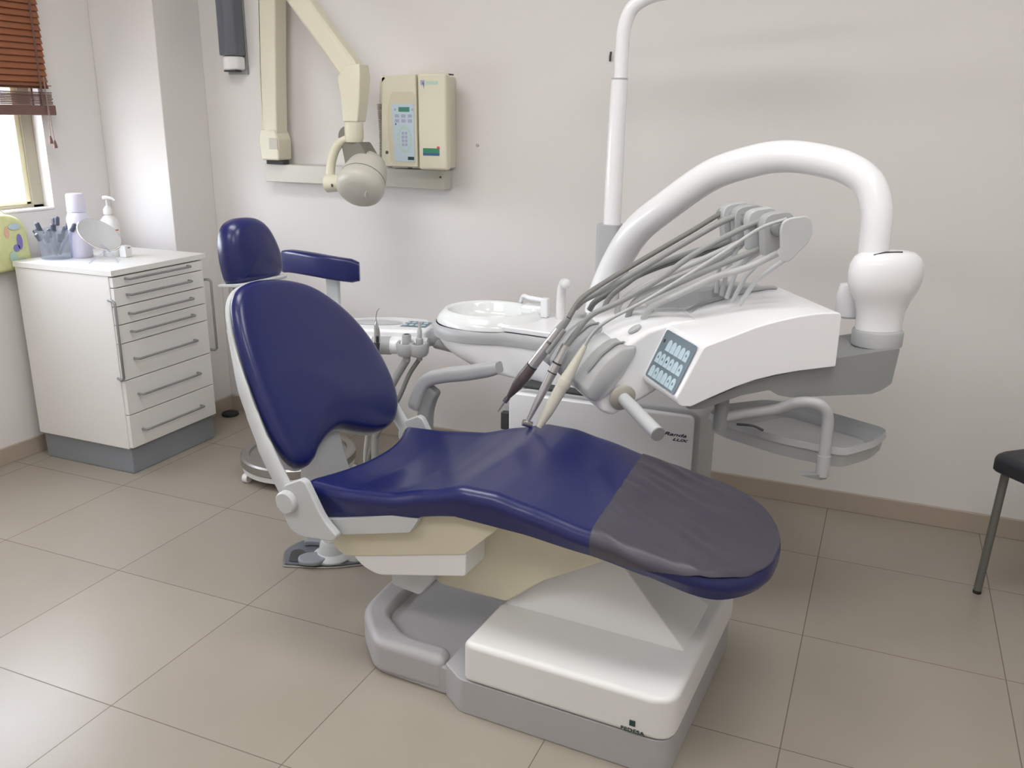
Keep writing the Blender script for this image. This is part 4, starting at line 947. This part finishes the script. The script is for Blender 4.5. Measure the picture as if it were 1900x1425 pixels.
obj('nozzle', loft([[W(.258 + dx + math.cos(a) * r, -.040 + math.sin(a) * r, z) for a in [2 * PI * k / 18 for k in range(18)]] for r, z, dx in ((.010, -.04, 0), (.013, .0, 0), (.013, .038, .001), (.009, .042, .001), (.0085, .068, .002), (.006, .072, .002), (.006, .098, .003), (.001, .099, .003))]), 'gray', t2)
obj('suction_hose', tube(cr([tuple(W(.258, -.042, -.035)), (.580, .33, .49), (.545, .31, .40), (.485, .30, .30), (.425, .29, .17), (.43, .30, .06), (.54, .335, .016), (.80, .34, .016)], 6), .008, 12), 'hosed', t2)
t3 = thing('air_water_syringe', 'dark-handled steel syringe with a curved needle at the backrest edge', 'syringe', Matrix.Translation((.438, .335, .53)))
ZS = -.028
def zz_(l): return [(x + .055, y - .08, z + ZS) for x, y, z in l]
obj('handle', tube(zz_([(.430, .33, .515), (.436, .335, .60), (.440, .34, .645)]), [.0095, .0115, .0110], 16), 'slot', t3)
obj('collar', tube(zz_([(.4395, .3395, .6425), (.4405, .341, .656)]), .0118, 16), 'chrome', t3)
obj('button', B(.500, .509, .245, .253, .645 + ZS, .668 + ZS), 'dark', t3, bevel=.002)
obj('head', tube(zz_([(.4405, .341, .655), (.441, .342, .68), (.438, .342, .70), (.440, .342, .715)]), [.0115, .0105, .008, .0035], 16), 'chrome', t3)
obj('needle', tube(cr(zz_([(.440, .342, .71), (.439, .342, .73), (.444, .340, .75), (.457, .336, .765)]), 5), .0016, 8), 'chrome', t3)
obj('air_hose', tube(cr([(.485, .25, .488), (.478, .25, .42), (.44, .27, .30), (.40, .30, .13), (.43, .31, .04), (.54, .37, .014), (.80, .44, .014)], 6), .006, 10), 'hosel', t3)
obj('console_arm', tube(cr([tuple(W(.30, .07, -.005)), (.70, .42, .585), (.82, .44, .56)], 5), .020, 18), 'gray', asn)

# ================================================================ WAITING CHAIR at the right edge
wcx = thing('side_chair', 'black padded chair with round gray steel legs at the right edge of the room', 'chair', Matrix.Translation((2.72, .43, 0)))
FW = frame((2.436, .440, 0), (math.cos(R(42)), math.sin(R(42)), 0))
sl = smoothloop(rounded([(.0, .0), (.0, -.10), (.005, -.34), (.03, -.41), (.40, -.41), (.44, -.34), (.445, -.03), (.42, .005), (.05, .01)], .025, 2), 2)
if area2(sl) < 0: sl = sl[::-1]
obj('seat', loft(cushion(sl, .058, .020, .004)), 'blackpad', wcx, fr=FW @ Matrix.Translation((0, 0, .462)))
for (x, y, lx, ly) in ((.041, -.020, .032, -.005), (.045, -.37, .03, -.395), (.40, -.03, .42, -.005), (.39, -.37, .42, -.395)):
    leg_ = obj('leg', tube([(x, y, .4035), (lx, ly, .006)], .0118, 16), 'leg', wcx, fr=FW)
    obj('foot_tip', cyl((lx, ly, 0), (lx, ly, .010), .0122, 16), 'dark', leg_, fr=FW)
obj('seat_frame', tube([(.07, -.04, .396), (.07, -.35, .396), (.38, -.35, .396), (.39, -.04, .396), (.07, -.04, .396)], .008, 12), 'leg', wcx, fr=FW)
for y in (-.04, -.37): obj('back_upright', tube([(.42, y, .40), (.47, y, .60), (.50, y, .80)], .0118, 14), 'leg', wcx, fr=FW)
obj('backrest', B(.465, .50, -.40, -.01, .60, .84), 'blackpad', wcx, fr=FW, bevel=.015, seg=3)

# ================================================================ LIGHTS
def area(name, loc, rot, sx, sy, power, col=(1, 1, 1)):
    l = bpy.data.lights.new(name, 'AREA'); l.shape = 'RECTANGLE'; l.size = sx; l.size_y = sy; l.energy = power; l.color = col
    o = bpy.data.objects.new(name, l); COL.objects.link(o); o.location = loc; o.rotation_euler = rot; return o
for i, (x, y, pw) in enumerate(((.30, -.70, 12), (2.2, -.70, 11), (.30, -2.3, 9), (2.2, -2.3, 9))):
    cl_ = thing('ceiling_light', ('long white ceiling lamp nearest the pier and the x-ray machine', 'long white ceiling lamp above the instrument console', 'long white ceiling lamp nearest the window, behind the camera', 'long white ceiling lamp behind the camera on the side away from the window')[i], 'ceiling light', Matrix.Translation((x, y, H)))
    obj('lamp_frame', B(x - .62, x + .62, y - .32, y + .32, H - .03, H - .0005), 'whitem', cl_, bevel=.004)
    obj('diffuser', B(x - .59, x + .59, y - .29, y + .29, H - .034, H - .0305), 'lamp', cl_, flat=True)
    area('ceiling_lamp', (x, y, H - .04), (0, 0, 0), 1.16, .56, pw, (.985, .99, 1.0))
area('window_daylight', (XL - .045, (WY0 + WY1) / 2, (WZ0 + 1.36) / 2), (0, R(-90), 0), .34, WY1 - WY0 - .14, 9, (.90, .94, 1.0))
wd = bpy.data.worlds.new('sky'); SC.world = wd; wd.use_nodes = True; nt = wd.node_tree
bg = nt.nodes['Background']
sk = nt.nodes.new('ShaderNodeTexSky'); sk.sky_type = 'NISHITA'; sk.sun_disc = False; sk.sun_elevation = R(50); sk.air_density = 1.0; sk.dust_density = 4.0
hs_ = nt.nodes.new('ShaderNodeHueSaturation'); hs_.inputs['Saturation'].default_value = .35
nt.links.new(sk.outputs[0], hs_.inputs['Color']); nt.links.new(hs_.outputs[0], bg.inputs['Color'])
bg.inputs['Strength'].default_value = 2.2

# ================================================================ CAMERA
yaw, pitch, roll = -0.40101889539088964, 0.2944153774074154, 0.01072925794708037
fw = Vector((math.sin(yaw) * math.cos(pitch), math.cos(yaw) * math.cos(pitch), -math.sin(pitch)))
rt = Vector((math.cos(yaw), -math.sin(yaw), 0)); up = rt.cross(fw)
r2 = rt * math.cos(roll) + up * math.sin(roll); u2 = -rt * math.sin(roll) + up * math.cos(roll)
cam = bpy.data.cameras.new('camera'); co = bpy.data.objects.new('camera', cam); COL.objects.link(co); SC.camera = co
cam.sensor_width = 36.0; cam.lens = 1630.144 / 1900 * 36.0; cam.clip_start = .05
co.matrix_world = Matrix(((r2.x, u2.x, -fw.x, 2.08383), (r2.y, u2.y, -fw.y, -2.28179), (r2.z, u2.z, -fw.z, 1.36621), (0, 0, 0, 1)))
SC.view_settings.view_transform = 'Standard'; SC.view_settings.look = 'None'; SC.view_settings.gamma = 1; SC.view_settings.use_curve_mapping = False
SC.view_settings.exposure = 0.26
SC.cycles.use_denoising = True
SC.cycles.max_bounces = 8; SC.cycles.diffuse_bounces = 5; SC.cycles.sample_clamp_indirect = 6.0
